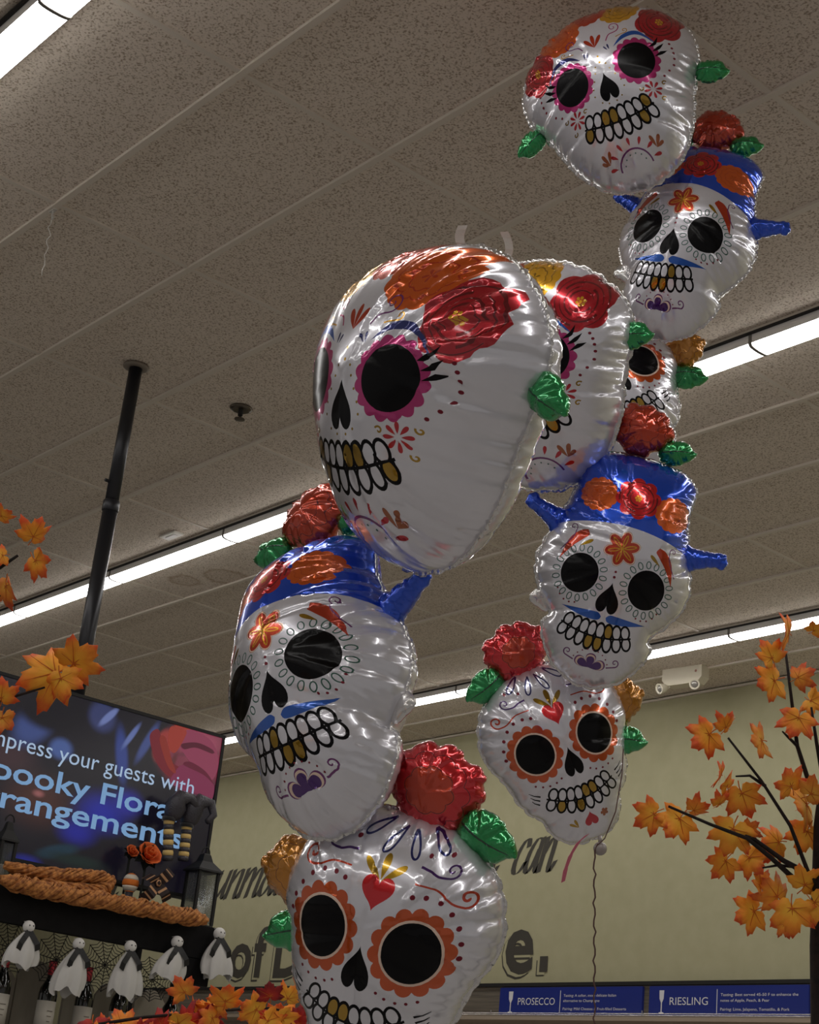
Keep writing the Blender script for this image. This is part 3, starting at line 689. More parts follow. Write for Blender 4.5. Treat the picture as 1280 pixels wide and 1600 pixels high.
# ------------------------------------------------------------------ wine wall shelf with blue signs
m_grey = mat('header_wood', srgb((112, 104, 92)), 0.6, noise=(5, srgb((84, 78, 70)), 0.35, 0.65, 5, (0.4, 1, 14)))
m_black = mat('matte_black', srgb((24, 23, 23)), 0.6)
m_shelf = mat('shelf_laminate', srgb((170, 154, 136)), 0.5)
m_wire = mat('chrome_wire', srgb((190, 186, 180)), 0.25, 0.9)
zt = on_y(784, 1543, YW-0.05).z; zb = on_y(784, 1587, YW-0.05).z
t = empty('wine_shelf', (-9, YW, 0)); tag(t, 'long wine shelf with dark wood header along the back wall', 'shelf')
def rel(o, t): o.location = Vector(o.location)-Vector(t.location); return o
X0, X1 = -14.5, -4.5
rel(MB().box((X0, YW-0.045, zb-0.01), (X1, YW-0.003, zt+0.005)).build('header_board', m_grey, t), t)
rel(MB().box((X0, YW-0.06, zt+0.0055), (X1, YW-0.003, zt+0.03)).build('top_rail', m_black, t), t)
rel(MB().box((X0, YW-0.36, zb-0.065), (X1, YW-0.003, zb-0.035)).build('shelf_board', m_shelf, t), t)
rel(MB().box((X0, YW-0.01, zb-0.6), (X1, YW-0.003, zb-0.066)).build('back_panel', m_shelf, t), t)
for z in (zb-0.02, zb-0.031): rel(MB().tube([(X0, YW-0.36, z), (X1, YW-0.36, z)], 0.003, 6).build('wire_rail', m_wire, t), t)
for x in [X0+0.02+1.42*k for k in range(8)]:
    rel(MB().box((x-0.02, YW-0.05, zb-0.6), (x+0.02, YW-0.011, zb-0.066)).build('upright', m_wire, t), t)
    rel(MB().tube([(x, YW-0.36, zb-0.031), (x, YW-0.36, zb+0.0)], 0.004, 6).build('wire_post', m_wire, t), t)
m_blue = mat('sign_blue', srgb((26, 44, 130)), 0.35, coat=0.3)
m_sign = mat('sign_white', srgb((222, 222, 226)), 0.5)
def wine_sign(pxl, pxr, word, ws, lines, label):
    a = on_y(pxl, 1543, YW-0.055); b = on_y(pxr, 1542, YW-0.055); x0, x1 = a.x, b.x; Wd, Hh = x1-x0, zt-zb-0.004; y = YW-0.066
    t = empty('wine_sign', (x0, YW-0.05, zb)); tag(t, label, 'sign', 'blue wine signs on the back shelf')
    rel(MB().box((x0, y, zb), (x1, YW-0.0455, zb+Hh)).build('board', m_blue, t), t)
    fr = lambda fx, fz: ((x0+fx*Wd-t.location.x, y-0.0006-t.location.y, zb+fz*Hh-t.location.z), (1, 0, 0), (0, 0, 1))
    text_obj('sign_word', word, Hh*0.36, m_sign, t, fr(0.14, 0.38), w=ws*Wd)
    for k, (s, fx, fz, w) in enumerate(lines): text_obj('sign_text', s, Hh*0.13, m_sign, t, fr(fx, fz), w=w*Wd)
    q = MB().box((0.445*Wd, y-YW+0.05-0.001, 0.12*Hh), (0.449*Wd, y-YW+0.05, 0.88*Hh)); q.build('divider', m_sign, t)
    g = [(-0.02, 0.10), (0.02, 0.10), (0.02, 0.13), (0.004, 0.15), (0.004, 0.45), (0.017, 0.58), (0.02, 0.86), (-0.02, 0.86), (-0.017, 0.58), (-0.004, 0.45), (-0.004, 0.15), (-0.02, 0.13)]
    gl = MB().prism([(0.085*Wd+px_*Wd*0.8, pz*Hh) for px_, pz in g], 0, 0.001); gl.v = [(x, y-YW+0.05-z, z2) for x, z2, z in gl.v]; gl.build('glass_icon', m_sign, t)
wine_sign(784, 1006, 'PROSECCO', 0.27, [('Tasting: A softer, more delicate Italian', 0.47, 0.66, 0.36), ('alternative to Champagne', 0.47, 0.48, 0.25), ('Pairing: Mild Cheeses & Fruit-filled Desserts', 0.47, 0.2, 0.43)],
          'blue shelf sign reading PROSECCO with a flute glass icon')
wine_sign(1017, 1266, 'RIESLING', 0.25, [('Tasting: Best served 45-50 F to enhance the', 0.47, 0.66, 0.47), ('notes of Apple, Peach, & Pear', 0.47, 0.48, 0.3), ('Pairing: Lime, Jalapeno, Tomatillo, & Pork', 0.47, 0.2, 0.42)],
          'blue shelf sign reading RIESLING with a wine glass icon')
# ------------------------------------------------------------------ emergency light under the ceiling
m_em = mat('emergency_shell', srgb((214, 206, 186)), 0.45)
c = on_y(1071, 1060, 8.22)
t = empty('emergency_light', (c.x, 8.22, ZC+0.002)); t.scale = (0.8, 0.8, 0.8); tag(t, 'cream twin head emergency light box below the ceiling', 'emergency light')
t.rotation_euler.z = math.radians(6)
poly = [(-0.20, 0), (0.20, 0), (0.20, -0.10), (0.155, -0.15), (-0.155, -0.15), (-0.20, -0.10)]
b = MB().prism(poly, -0.055, 0.055); b.v = [(x, y, z) for x, z, y in b.v]; b.f = [q[::-1] for q in b.f]; b.build('shell', m_em, t)
MB().lathe([(0.002, -0.003), (0.012, -0.003), (0.012, 0)], 12).build('red_lens', mat('red_indicator', srgb((190, 90, 80)), 0.3), t, mw=Matrix.Translation((0.14, -0.055, -0.05)) @ Matrix.Rotation(math.radians(90), 4, 'X'))
for sx in (-1, 1):
    hd = MB().lathe([(0.012, 0.0), (0.03, 0.008), (0.04, 0.04), (0.046, 0.075), (0.046, 0.085), (0.036, 0.082), (0.02, 0.066)], 18).build('lamp_head', m_em, t, True, Matrix.Translation((sx*0.15, -0.05, -0.165)) @ Matrix.Rotation(math.radians(110), 4, 'X') @ Matrix.Rotation(math.radians(sx*20), 4, 'Y'))
    MB().tube([(sx*0.14, -0.03, -0.1495), (sx*0.15, -0.04, -0.17)], 0.012, 8).build('swivel', m_em, t)
    MB().lathe([(0.034, 0.0), (0.03, 0.012), (0.01, 0.018)], 14).build('bulb_glass', mat('lamp_glass', srgb((150, 146, 140)), 0.1, 0.4), hd, True, Matrix.Translation((0, 0, 0.0665)))
# ------------------------------------------------------------------ ceiling fittings
c = on_z(377, 638, ZC)
t = empty('fire_sprinkler', (c.x, c.y, ZC-0.0045)); tag(t, 'small chrome fire sprinkler in the ceiling', 'sprinkler')
m_chr = mat('sprinkler_chrome', srgb((96, 88, 78)), 0.3, 0.8)
MB().lathe([(0.02, 0.008), (0.052, 0.008), (0.055, 0.0), (0.04, -0.008), (0.02, -0.004)], 20).build('escutcheon', m_chr, t, True)
MB().lathe([(0.012, 0.0), (0.012, -0.035), (0.006, -0.04), (0.006, -0.05)], 12).build('nozzle', m_dark, t)
MB().lathe([(0.004, -0.05), (0.026, -0.052), (0.026, -0.056), (0.004, -0.058)], 12).build('deflector', m_chr, t)
c = on_z(268, 836, ZC)
t = empty('ceiling_sensor', (c.x, c.y, ZC+0.003)); tag(t, 'tiny white rectangular sensor plate on a ceiling tile', 'sensor')
MB().box((-0.08, -0.035, -0.012), (0.08, 0.035, 0), 0, 0.004).build('plate', mat('sensor_white', srgb((236, 232, 224)), 0.4), t)
MB().box((-0.05, -0.012, -0.015), (0.05, 0.012, -0.0125)).build('window_slot', m_lamp, t)
c = on_z(84, 326, ZC)
t = empty('ceiling_hook', (c.x, c.y, ZC-0.006)); tag(t, 'clear hook with a loose white thread hanging from the ceiling grid', 'hook')
m_clear = mat('clear_plastic', srgb((214, 210, 204)), 0.2, alpha=0.75)
MB().box((-0.02, -0.008, -0.006), (0.02, 0.008, 0)).tube([(0, 0, -0.006), (0.0, 0, -0.03), (0.008, 0, -0.045), (0.014, 0, -0.035)], 0.004, 6).build('clip', m_clear, t)
th = [Vector((0, 0, -0.045))]
e = on_z(66, 430, ZC)
pe = EYE+ray(66, 430)*((c-EYE).dot(FV)/1.0); dl = pe-Vector(t.location)
for k in range(1, 15):
    f = k/14; th.append(Vector((dl.x*f+0.006*math.sin(k*2.1), dl.y*f+0.006*math.cos(k*1.7), -0.045+(dl.z+0.045)*f)))
MB().tube(th, 0.0022, 5).build('thread', mat('white_thread', srgb((200, 194, 186)), 0.8), t)
st = on_z(287, 908, ZC)
for o in ceiling.children:
    if o.name.startswith('ceiling_tile') and o.matrix_local.translation.x < st.x < o.matrix_local.translation.x+1.23 and o.matrix_local.translation.y < st.y < o.matrix_local.translation.y+0.6:
        m2 = m_tile.copy(); m2.name = 'ceiling_tile_water_stained'; nt = m2.node_tree
        tc = next(n for n in nt.nodes if n.type == 'TEX_COORD'); bs = nt.nodes['Principled BSDF']; src = bs.inputs['Base Color'].links[0].from_socket
        q = st-o.matrix_local.translation
        for k, (dx, dy, r0) in enumerate(((0, 0, 0.11), (0.3, 0.12, 0.15))):
            sb = nt.nodes.new('ShaderNodeVectorMath'); sb.operation = 'DISTANCE'; sb.inputs[1].default_value = (q.x+dx, min(q.y+dy, 0.45), 0.004)
            nz = nt.nodes.new('ShaderNodeTexNoise'); nz.inputs['Scale'].default_value = 7; nt.links.new(tc.outputs['Object'], nz.inputs['Vector'])
            ad = nt.nodes.new('ShaderNodeMath'); ad.operation = 'MULTIPLY_ADD'; ad.inputs[1].default_value = 0.09; nt.links.new(nz.outputs['Fac'], ad.inputs[0])
            nt.links.new(tc.outputs['Object'], sb.inputs[0]); nt.links.new(sb.outputs['Value'], ad.inputs[2])
            rp = nt.nodes.new('ShaderNodeValToRGB'); el = rp.color_ramp.elements; el[0].position = r0; el[0].color = (0.16, 0.16, 0.16, 1); el[1].position = r0+0.05; el[1].color = (0, 0, 0, 1)
            e2 = el.new(r0+0.03); e2.color = (0.5, 0.5, 0.5, 1)
            nt.links.new(ad.outputs[0], rp.inputs[0])
            mx = nt.nodes.new('ShaderNodeMix'); mx.data_type = 'RGBA'; mx.inputs[7].default_value = (*srgb((150, 118, 84)), 1)
            nt.links.new(rp.outputs[0], mx.inputs[0]); nt.links.new(src, mx.inputs[6]); src = mx.outputs[2]
        nt.links.new(src, bs.inputs['Base Color'])
        o.material_slots[0].link = 'OBJECT'; o.material_slots[0].material = m2
# ------------------------------------------------------------------ hanging pole and screen
XT = -6.07
pc = on_z(213, 572, ZC)
t = empty('ceiling_pole', (pc.x, pc.y, ZC-0.001)); tag(t, 'black ceiling pole carrying the promotion screen', 'pole')
m_pole = mat('pole_black', srgb((38, 38, 42)), 0.35, 0.3)
zq = lambda v: on_x(213-(v-572)*78/430, v, pc.x).z-ZC
MB().lathe([(0.034, -0.002), (0.06, -0.002), (0.06, -0.008), (0.05, -0.014), (0.034, -0.014)], 24).build('flange', mat('flange_grey', srgb((120, 110, 98)), 0.5), t, True)
MB().lathe([(0.031, -0.003), (0.031, zq(800))], 24).build('upper_tube', m_pole, t, True)
MB().lathe([(0.034, zq(782)), (0.038, zq(784)), (0.038, zq(798)), (0.034, zq(800))], 24).build('collar', m_pole, t, True)
MB().lathe([(0.034, zq(800)), (0.034, zq(1180))], 24).build('lower_tube', m_pole, t, True)
MB().tube([(0, -0.03, zq(755)), (0, -0.052, zq(755))], 0.008, 8).build('set_screw', m_pole, t)
Y0, Y1 = 2.73, on_x(352, 1150, XT).y
Z1 = on_x(352, 1150, XT).z; Z0 = Z1-0.735
t = empty('wall_screen', (XT, (Y0+Y1)/2, Z0)); t.name = 'promotion_screen'; tag(t, 'large black screen advertising spooky floral arrangements, hung from the black pole', 'screen')
Lc = lambda y, z, x=0.0: (x, y-(Y0+Y1)/2, z-Z0)
MB().box(Lc(Y0, Z0, -0.075), Lc(Y1, Z1, -0.012), 0, 0.006).build('back_case', m_black, t)
bz = 0.014
for nm, lo, hi in (('bezel', (Y0, Z0), (Y1, Z0+bz)), ('bezel', (Y0, Z1-bz), (Y1, Z1)), ('bezel', (Y0, Z0+bz), (Y0+bz, Z1-bz)), ('bezel', (Y1-bz, Z0+bz), (Y1, Z1-bz))):
    MB().box(Lc(*lo, -0.0118), Lc(*hi, 0.006)).build(nm, m_black, t)
MB().box((-0.14, -0.15, 0.25), (-0.0755, 0.15, 0.55)).build('mount_bracket', m_black, t)
# picture on the screen: dark blue flowers out of focus
ms = bpy.data.materials.new('screen_picture'); ms.use_nodes = True; nt = ms.node_tree; bs = nt.nodes['Principled BSDF']
bs.inputs['Base Color'].default_value = (0.004, 0.004, 0.006, 1); bs.inputs['Roughness'].default_value = 0.2
tc = nt.nodes.new('ShaderNodeTexCoord')
nz = nt.nodes.new('ShaderNodeTexNoise'); nz.inputs['Scale'].default_value = 3.5; nz.inputs['Detail'].default_value = 2; nt.links.new(tc.outputs['Object'], nz.inputs['Vector'])
cur = None
def blob(y, z, ry, rz, col, a=0.0, soft=0.5, amt=1.0):
    global cur
    mp = nt.nodes.new('ShaderNodeMapping'); mp.vector_type = 'TEXTURE'; yy, zz = Lc(y, z)[1:]
    mp.inputs['Location'].default_value = (0, yy, zz); mp.inputs['Rotation'].default_value = (a, 0, 0); mp.inputs['Scale'].default_value = (1, ry, rz)
    wv = nt.nodes.new('ShaderNodeMix'); wv.data_type = 'VECTOR'; wv.inputs[0].default_value = 0.06
    nt.links.new(tc.outputs['Object'], wv.inputs[4]); nt.links.new(nz.outputs['Color'], wv.inputs[5]); nt.links.new(tc.outputs['Object'], mp.inputs[0])
    ln = nt.nodes.new('ShaderNodeVectorMath'); ln.operation = 'LENGTH'; nt.links.new(mp.outputs[0], ln.inputs[0])
    mr = nt.nodes.new('ShaderNodeMapRange'); mr.interpolation_type = 'SMOOTHSTEP'; mr.inputs[1].default_value = 1.0; mr.inputs[2].default_value = 1-soft; mr.inputs[4].default_value = amt
    nt.links.new(ln.outputs['Value'], mr.inputs[0])
    mx = nt.nodes.new('ShaderNodeMix'); mx.data_type = 'RGBA'; mx.inputs[7].default_value = (*srgb(col), 1)
    if cur is None: mx.inputs[6].default_value = (*srgb((18, 15, 26)), 1)
    else: nt.links.new(cur, mx.inputs[6])
    nt.links.new(mr.outputs[0], mx.inputs[0]); cur = mx.outputs[2]
def sy_(u, v): q = on_x(u, v, XT); return q.y, q.z
for u, v, ru, rv, col, a, soft in ((60, 1250, 70, 60, (66, 34, 30), 0, 0.9), (10, 1180, 60, 40, (60, 40, 46), 0, 0.8), (55, 1130, 30, 60, (60, 76, 130), -0.7, 0.6), (80, 1110, 60, 40, (14, 12, 22), 0, 0.4), (95, 1170, 22, 22, (70, 92, 150), 0, 0.6),
                                  (160, 1120, 26, 30, (52, 60, 104), -0.6, 0.5), (190, 1180, 12, 60, (44, 62, 130), 0.25, 0.6), (230, 1160, 8, 50, (60, 74, 130), -0.4, 0.6), (170, 1120, 6, 28, (110, 124, 180), -0.7, 0.5), (205, 1150, 5, 34, (96, 112, 170), -0.5, 0.6),
                                  (160, 1270, 55, 45, (30, 38, 150), 0, 0.9), (120, 1300, 40, 30, (30, 34, 140), 0, 0.9), (200, 1255, 30, 30, (40, 42, 150), 0, 0.9), (60, 1240, 12, 8, (150, 90, 90), 0, 0.9), (90, 1330, 40, 14, (24, 50, 66), 0.3, 0.6), (40, 1345, 30, 14, (30, 34, 120), 0, 0.8), (120, 1345, 60, 14, (20, 36, 36), 0, 0.8),
                                  (305, 1180, 65, 60, (120, 40, 62), 0.2, 0.35), (310, 1160, 42, 34, (148, 58, 84), 0.2, 0.5), (300, 1222, 40, 26, (134, 50, 84), 0, 0.6), (255, 1165, 16, 34, (150, 48, 44), -0.3, 0.4), (285, 1140, 14, 24, (164, 56, 44), 0.4, 0.4), (310, 1178, 46, 7, (84, 26, 44), 0.25, 0.8), (268, 1195, 6, 34, (90, 26, 34), -0.3, 0.7), (335, 1140, 18, 14, (70, 24, 40), 0, 0.8)):
    y, z = sy_(u, v); k = 1.0*(Vector((XT, y, z))-EYE).dot(FV)/FPX; blob(y, z, ru*k*1.25, rv*k, col, a, soft)
nt.links.new(cur, bs.inputs['Emission Color']); bs.inputs['Emission Strength'].default_value = 0.55
MB().box(Lc(Y0+bz, Z0+bz, -0.0118), Lc(Y1-bz, Z1-bz, 0.001)).build('display', ms, t)
for k, (col, pts) in enumerate((((150, 66, 92), [(985, 372), (1085, 408), (1135, 470), (1150, 560), (1110, 640), (1050, 600), (970, 500), (945, 440)]), ((122, 40, 50), [(790, 395), (832, 368), (852, 430), (872, 520), (945, 575), (905, 625), (835, 565), (797, 470)]), ((164, 62, 52), [(905, 352), (978, 374), (968, 420), (922, 492), (890, 470), (884, 400)]),
                                ((92, 32, 50), [(955, 446), (1040, 440), (1120, 478), (1118, 498), (1030, 466), (968, 474)]), ((134, 52, 84), [(915, 600), (965, 556), (1072, 600), (1125, 660), (1105, 745), (1010, 694), (898, 655)]), ((106, 34, 56), [(965, 556), (1000, 540), (1080, 590), (1125, 660), (1072, 610)]), ((146, 54, 46), [(838, 420), (870, 410), (900, 520), (925, 600), (880, 560)]))):
    q = []
    for x_, y_ in catmull(pts, 12): w_ = on_x(x_/3.368, 1030+y_/3.368, XT); q.append(Lc(w_.y, w_.z)[1:])
    q = [tuple(z_) for z_ in ccw(np.array(q))]
    pm = MB().prism(q, 0.00105+0.00012*k, 0.0011+0.00012*k); pm.v = [(z_, x_, y_) for x_, y_, z_ in pm.v]
    pm.build('picture_petal', mat('screen_petal_%d' % k, (0, 0, 0), 0.3, emit=srgb(col), estr=0.5), t)
m_tx = mat('screen_text_pale', (0, 0, 0), 0.5, emit=srgb((176, 200, 228)), estr=0.55)
m_tx2 = mat('screen_text_blue', (0, 0, 0), 0.5, emit=srgb((134, 176, 220)), estr=0.5)
def screen_text(body, p_end, p_beg, size, m, off, part):
    e = on_x(*p_end, XT); b = on_x(*p_beg, XT)
    text_obj('screen_text', body, size, m, t, (Lc(e.y, e.z, 0.0012), (0, 1, 0), (0, 0, 1)), lift=0.0022, w=(e.y-b.y)/part, offset=off, align='R')
screen_text('Impress your guests with', (301, 1243), (2, 1168), 0.098, m_tx, 0.0, 0.92)
screen_text('Spooky Floral', (275, 1284), (2, 1222), 0.125, m_tx2, 0.002, 0.87)
screen_text('Arrangements', (284, 1327), (2, 1266), 0.125, m_tx2, 0.002, 0.79)
# ------------------------------------------------------------------ black display shelf under the screen
XF = -5.90
rnd = random.Random(4)
def on_f(u, v, dx=0.0): return on_x(u, v, XF+dx)
zbase = on_x(84, 1502, XF-0.16).z-0.32
ztop = on_f(338, 1450).z; yend = on_f(338, 1450).y; zbot = on_f(250, 1487).z
t = empty('display_shelf', (XF, yend, zbot)); tag(t, 'black display shelf with deep fascia below the screen', 'shelf')
m_fas = mat('fascia_black', srgb((22, 21, 22)), 0.75, spec=0.2, noise=(30, srgb((15, 14, 15)), 0.3, 0.7))
MB().box((-0.03, -1.9, 0), (0, 0, ztop-zbot), 0, 0.003).build('fascia', m_fas, t)
MB().box((-0.62, -1.9, ztop-zbot-0.035), (-0.0305, 0, ztop-zbot-0.005)).build('shelf_top', m_fas, t)
zlow = on_f(345, 1546).z
MB().box((-0.06, -0.115, zlow-zbot), (-0.002, 0.0, -0.0005), 0, 0.003).build('end_post', m_fas, t)
MB().box((-0.62, -0.03, zbase-zbot-0.5), (-0.56, 0.0, ztop-zbot-0.036)).build('rear_post', m_fas, t)
MB().box((-0.615, -1.9, zbase-zbot-0.02), (-0.062, -0.001, zbase-zbot)).build('lower_board', m_fas, t)
# scalloped pale backboard and bottles
m_bb = mat('backboard_paint', srgb((176, 168, 152)), 0.7, noise=(6, srgb((140, 132, 118)), 0.35, 0.7, 5, (1, 1, 0.2)))
XB = XF-0.34
for i, (u0, u1, vt) in enumerate(((-40, 20, 1500), (22, 84, 1500), (100, 146, 1520), (148, 186, 1536), (212, 262, 1546))):
    a, b = on_x(u0, 1560, XB), on_x(u1, 1560, XB); zt_ = on_x((u0+u1)/2, vt, XB).z; w = b.y-a.y; n = 9
    poly = [(0, zbase+0.0005-zt_)] + [(w, zbase+0.0005-zt_)] + [(w*(1-k/n), -0.06*(1-math.sin(math.pi*k/n))) for k in range(n+1)]
    pb = MB().prism([(y, z) for y, z in poly], 0, 0.018); pb.v = [(x, y, z) for y, z, x in pb.v]
    o = pb.build('scalloped_board', m_bb, None, mw=Matrix.Translation((XB-0.02, a.y, zt_)))
    tag(o, ('pale round topped board at the left picture edge', 'widest pale round topped board behind the second ghost', 'pale round topped board between the red capped bottles', 'narrow pale round topped board right of the red capped bottles', 'pale round topped board behind the middle ghost')[i], 'backboard')
m_glass = mat('bottle_dark_glass', srgb((16, 18, 16)), 0.06, spec=0.6, coat=0.5)
m_lab = mat('bottle_label_paper', srgb((206, 200, 188)), 0.8)
m_rcap = mat('capsule_red', srgb((196, 60, 70)), 0.3, 0.5); m_bcap = mat('capsule_black', srgb((20, 20, 22)), 0.3)
def bottle(u, vtop, cap, label, wpx=33):
    a = on_x(u, vtop, XF-0.16); s = 1.0
    t = empty('wine_bottle', (a.x, a.y, zbase+0.0005)); tag(t, label, 'bottle', 'wine bottles under the shelf')
    MB().lathe([(0.034, 0), (0.0375, 0.004), (0.0375, 0.19), (0.034, 0.215), (0.018, 0.245), (0.0145, 0.26), (0.0145, 0.308), (0.0165, 0.31), (0.0165, 0.32), (0.012, 0.32)], 24).build('glass_body', m_glass, t, True)
    MB().lathe([(0.0379, 0.05), (0.0379, 0.165)], 24).build('label', m_lab, t, True)
    MB().lathe([(0.0152, 0.265), (0.0152, 0.307), (0.0172, 0.309), (0.0172, 0.3205), (0.001, 0.3215)], 20).build('capsule', cap, t, True)
    q = []
    for k in range(3): q.append((0.0384, -0.012+0.002*k, 0.125-0.02*k, 0.0384, 0.012-0.003*k, 0.128-0.02*k))
    for (x, y0, z0, x2, y1, z1) in q: MB().box((x-0.0002, y0, z0), (x+0.0004, y1, z1)).build('print_line', mat('label_ink', srgb((120, 110, 100)), 0.7), t)
bottle(12, 1490, m_rcap, 'dark wine bottle at the left picture edge under the first ghost')
bottle(84, 1502, m_rcap, 'dark wine bottle with red capsule between first and second ghost')
bottle(140, 1514, m_rcap, 'dark wine bottle with red capsule right of the second ghost')
bottle(190, 1545, m_bcap, 'dark wine bottle hidden under the middle ghost')
bottle(272, 1540, m_bcap, 'black capped bottle between the fourth ghost and leaf garland')
# chrome bracket
a = on_x(312, 1520, XF-0.12)
t = empty('chrome_bracket', a); tag(t, 'small square chrome wire bracket beside the shelf end', 'bracket')
MB().tube([(0, -0.03, -0.06), (0, -0.03, 0.03), (0, 0.03, 0.04), (0, 0.03, -0.05)], 0.006, 8).build('wire_loop', m_wire, t)
MB().tube([(-0.03, -0.03, 0.0), (0.0, 0.03, 0.0)], 0.005, 8).build('cross_wire', m_wire, t)
# spider web lace hanging from the fascia
m_lace = mat('black_lace', srgb((20, 18, 18)), 0.8)
def web(u, v, r, label, sx=1.0):
    a = on_x(u, v, XF-0.05); b = MB(); n = 11
    for k in range(n):
        an = 2*math.pi*k/n+0.15; b.tube([(0, 0, 0), (0, r*sx*math.cos(an), r*math.sin(an))], 0.0018, 4)
    for j in range(1, 8):
        for k in range(n):
            a0, a1 = 2*math.pi*k/n+0.15, 2*math.pi*(k+1)/n+0.15; rr = r*j/7.2; am = (a0+a1)/2
            b.tube([(0, rr*sx*math.cos(a0), rr*math.sin(a0)), (0.0, rr*0.86*sx*math.cos(am), rr*0.86*math.sin(am)), (0, rr*sx*math.cos(a1), rr*math.sin(a1))], 0.0014, 4, caps=False)
    o = link('spider_web', b.mesh('spider_web', m_lace), None, Matrix.Translation(a)); tag(o, label, 'web', 'black lace spider webs'); return o
web(14, 1480, 0.105, 'black lace spider web behind the leftmost ghost', 1.05); web(88, 1500, 0.105, 'black lace spider web between first and second ghost', 1.05)
web(164, 1508, 0.105, 'black lace spider web between second and third ghost', 1.05); web(238, 1530, 0.09, 'black lace spider web low between third and fourth ghost', 1.2)
# ghosts
m_gh = mat('ghost_cloth', srgb((226, 224, 220)), 0.9, spec=0.1, sheen=0.3); m_gh2 = mat('ghost_gauze', srgb((206, 204, 200)), 0.95, spec=0.1)
m_rib = mat('ribbon_black', srgb((14, 13, 15)), 0.45)
def ghost(u, v, vbot, lean, label, seed):
    r = random.Random(seed); a = on_x(u, v, XF+0.045); sc = (a-EYE).dot(FV)/FPX
    t = empty('hanging_ghost', a); tag(t, label, 'ghost decoration', 'cloth ghosts hanging from the shelf')
    hr = 9.5*sc
    hd = MB(); prof = [(hr*math.sin(math.pi*k/12)+1e-4, -hr*math.cos(math.pi*k/12)) for k in range(13)]; hd.lathe(prof, 20); hd.build('head', m_gh, t, True)
    for sy in (-1, 1):
        e = MB(); e.lathe([(0.0015*math.sin(math.pi*k/6)*1.6+1e-5, -0.003*math.cos(math.pi*k/6)) for k in range(7)], 8)
        e.build('eye', m_rib, t, True, Matrix.Translation((hr*0.95, sy*hr*0.35, hr*0.15)))
    Hc = (vbot-v)*sc; n, m = 40, 12; vv = []; ff = []
    ph = r.uniform(0, 6)
    for j in range(m+1):
        f = j/m; rad = hr*0.55+(24*sc)*(math.sin(f*1.9)**0.9)*(1-0.12*f) if j else hr*0.5
        for k in range(n):
            an = 2*math.pi*k/n; w = 1+f*(0.14*math.sin(5*an+ph)+0.12*math.sin(9*an+2*ph))
            zz = -hr*0.75-f*Hc*(0.92+0.08*math.sin(3*an+ph)*f+0.04*math.sin(7*an)*f)
            vv.append((0.55*rad*w*math.cos(an), rad*w*math.sin(an)+lean*f*sc, zz))
    for j in range(m):
        for k in range(n): k2 = (k+1) % n; ff.append((j*n+k, (j+1)*n+k, (j+1)*n+k2, j*n+k2))
    ff.append(tuple(range(n)))
    link('cloth_skirt', make_mesh('cloth_skirt', vv, ff, m_gh2, None, True), t)
    MB().lathe([(hr*0.62, -hr*0.98), (hr*0.68, -hr*0.8), (hr*0.6, -hr*0.62)], 18).build('neck_ribbon', m_rib, t, True)
    for sy, L in ((-1, 34), (1, 30)):
        q = MB(); c = 15*sc
        pts = [(hr*0.62, sy*0.002, -hr*0.75), (hr*1.0, sy*c*0.5, -hr*0.9-8*sc), (hr*1.25, sy*c*0.95, -hr*0.9-L*0.55*sc), (hr*1.2, sy*c*1.1, -hr*0.9-L*0.85*sc)]
        for i in range(len(pts)-1):
            p0, p1 = Vector(pts[i]), Vector(pts[i+1]); wv = Vector((0, 4*sc, 2*sc*sy))
            q.add([p0-wv, p1-wv, p1+wv, p0+wv, p0-wv-Vector((.002, 0, 0)), p1-wv-Vector((.002, 0, 0)), p1+wv-Vector((.002, 0, 0)), p0+wv-Vector((.002, 0, 0))], [(0, 1, 2, 3), (7, 6, 5, 4), (0, 4, 5, 1), (1, 5, 6, 2), (2, 6, 7, 3), (3, 7, 4, 0)])
        q.build('ribbon_tail', m_rib, t)
    MB().tube([(0, 0, hr*0.95), (-0.02, 0, hr*0.97), (-0.0445, 0, hr*0.9)], 0.0012, 5).build('hanging_thread', m_gh, t)
ghost(45, 1448, 1506, -6, 'leftmost white cloth ghost hanging under the black shelf', 1)
ghost(123, 1475, 1548, -8, 'white cloth ghost between the two red capped bottles', 2)
ghost(204, 1479, 1552, 0, 'white cloth ghost hanging under the middle of the fascia', 3)
ghost(277, 1472, 1526, -12, 'white cloth ghost on the fascia left of the shelf end', 4)
ghost(343, 1459, 1522, 4, 'rightmost white cloth ghost at the shelf corner', 5)
# straw garland
m_straw = mat('straw', srgb((206, 138, 72)), 0.7, noise=(60, srgb((128, 72, 32)), 0.35, 0.65, 3, (1, 1, 1)))
t = empty('straw_garland', on_f(10, 1395)); tag(t, 'twisted golden straw garland lying along the shelf edge', 'garland')
def rope(pts, R, ns, rs, turns, nm, seed):
    p3 = [on_f(u, v, dx)-Vector(t.location) for u, v, dx in pts]
    ax = [catmull([(q[0], q[i]) for q in [(k, p) for k, p in enumerate([pp.x for pp in p3])]] if False else [(k, pp[i]) for k, pp in enumerate(p3)], 0.05, False) for i in range(3)]
    N = 70; tt = np.linspace(0, len(p3)-1, N)
    C = np.c_[[np.interp(tt, a_[:, 0], a_[:, 1]) for a_ in ax]].T
    for s in range(ns):
        r = random.Random(seed+s); ph = 2*math.pi*s/ns; off = R*(0.55+0.45*r.random()); line = []
        for k in range(N):
            an = ph+turns*2*math.pi*k/N+0.3*math.sin(k*0.3+s); env = min(1, 0.35+k/8, 0.35+(N-1-k)/6)
            line.append(Vector(C[k])+Vector((math.cos(an)*off*env, 0.1*off*math.sin(3*an), math.sin(an)*off*env)))
        MB().tube(line, [rs*(0.85+0.2*math.sin(k*0.9+s)) for k in range(N)], 6).build(nm, m_straw, t, True)
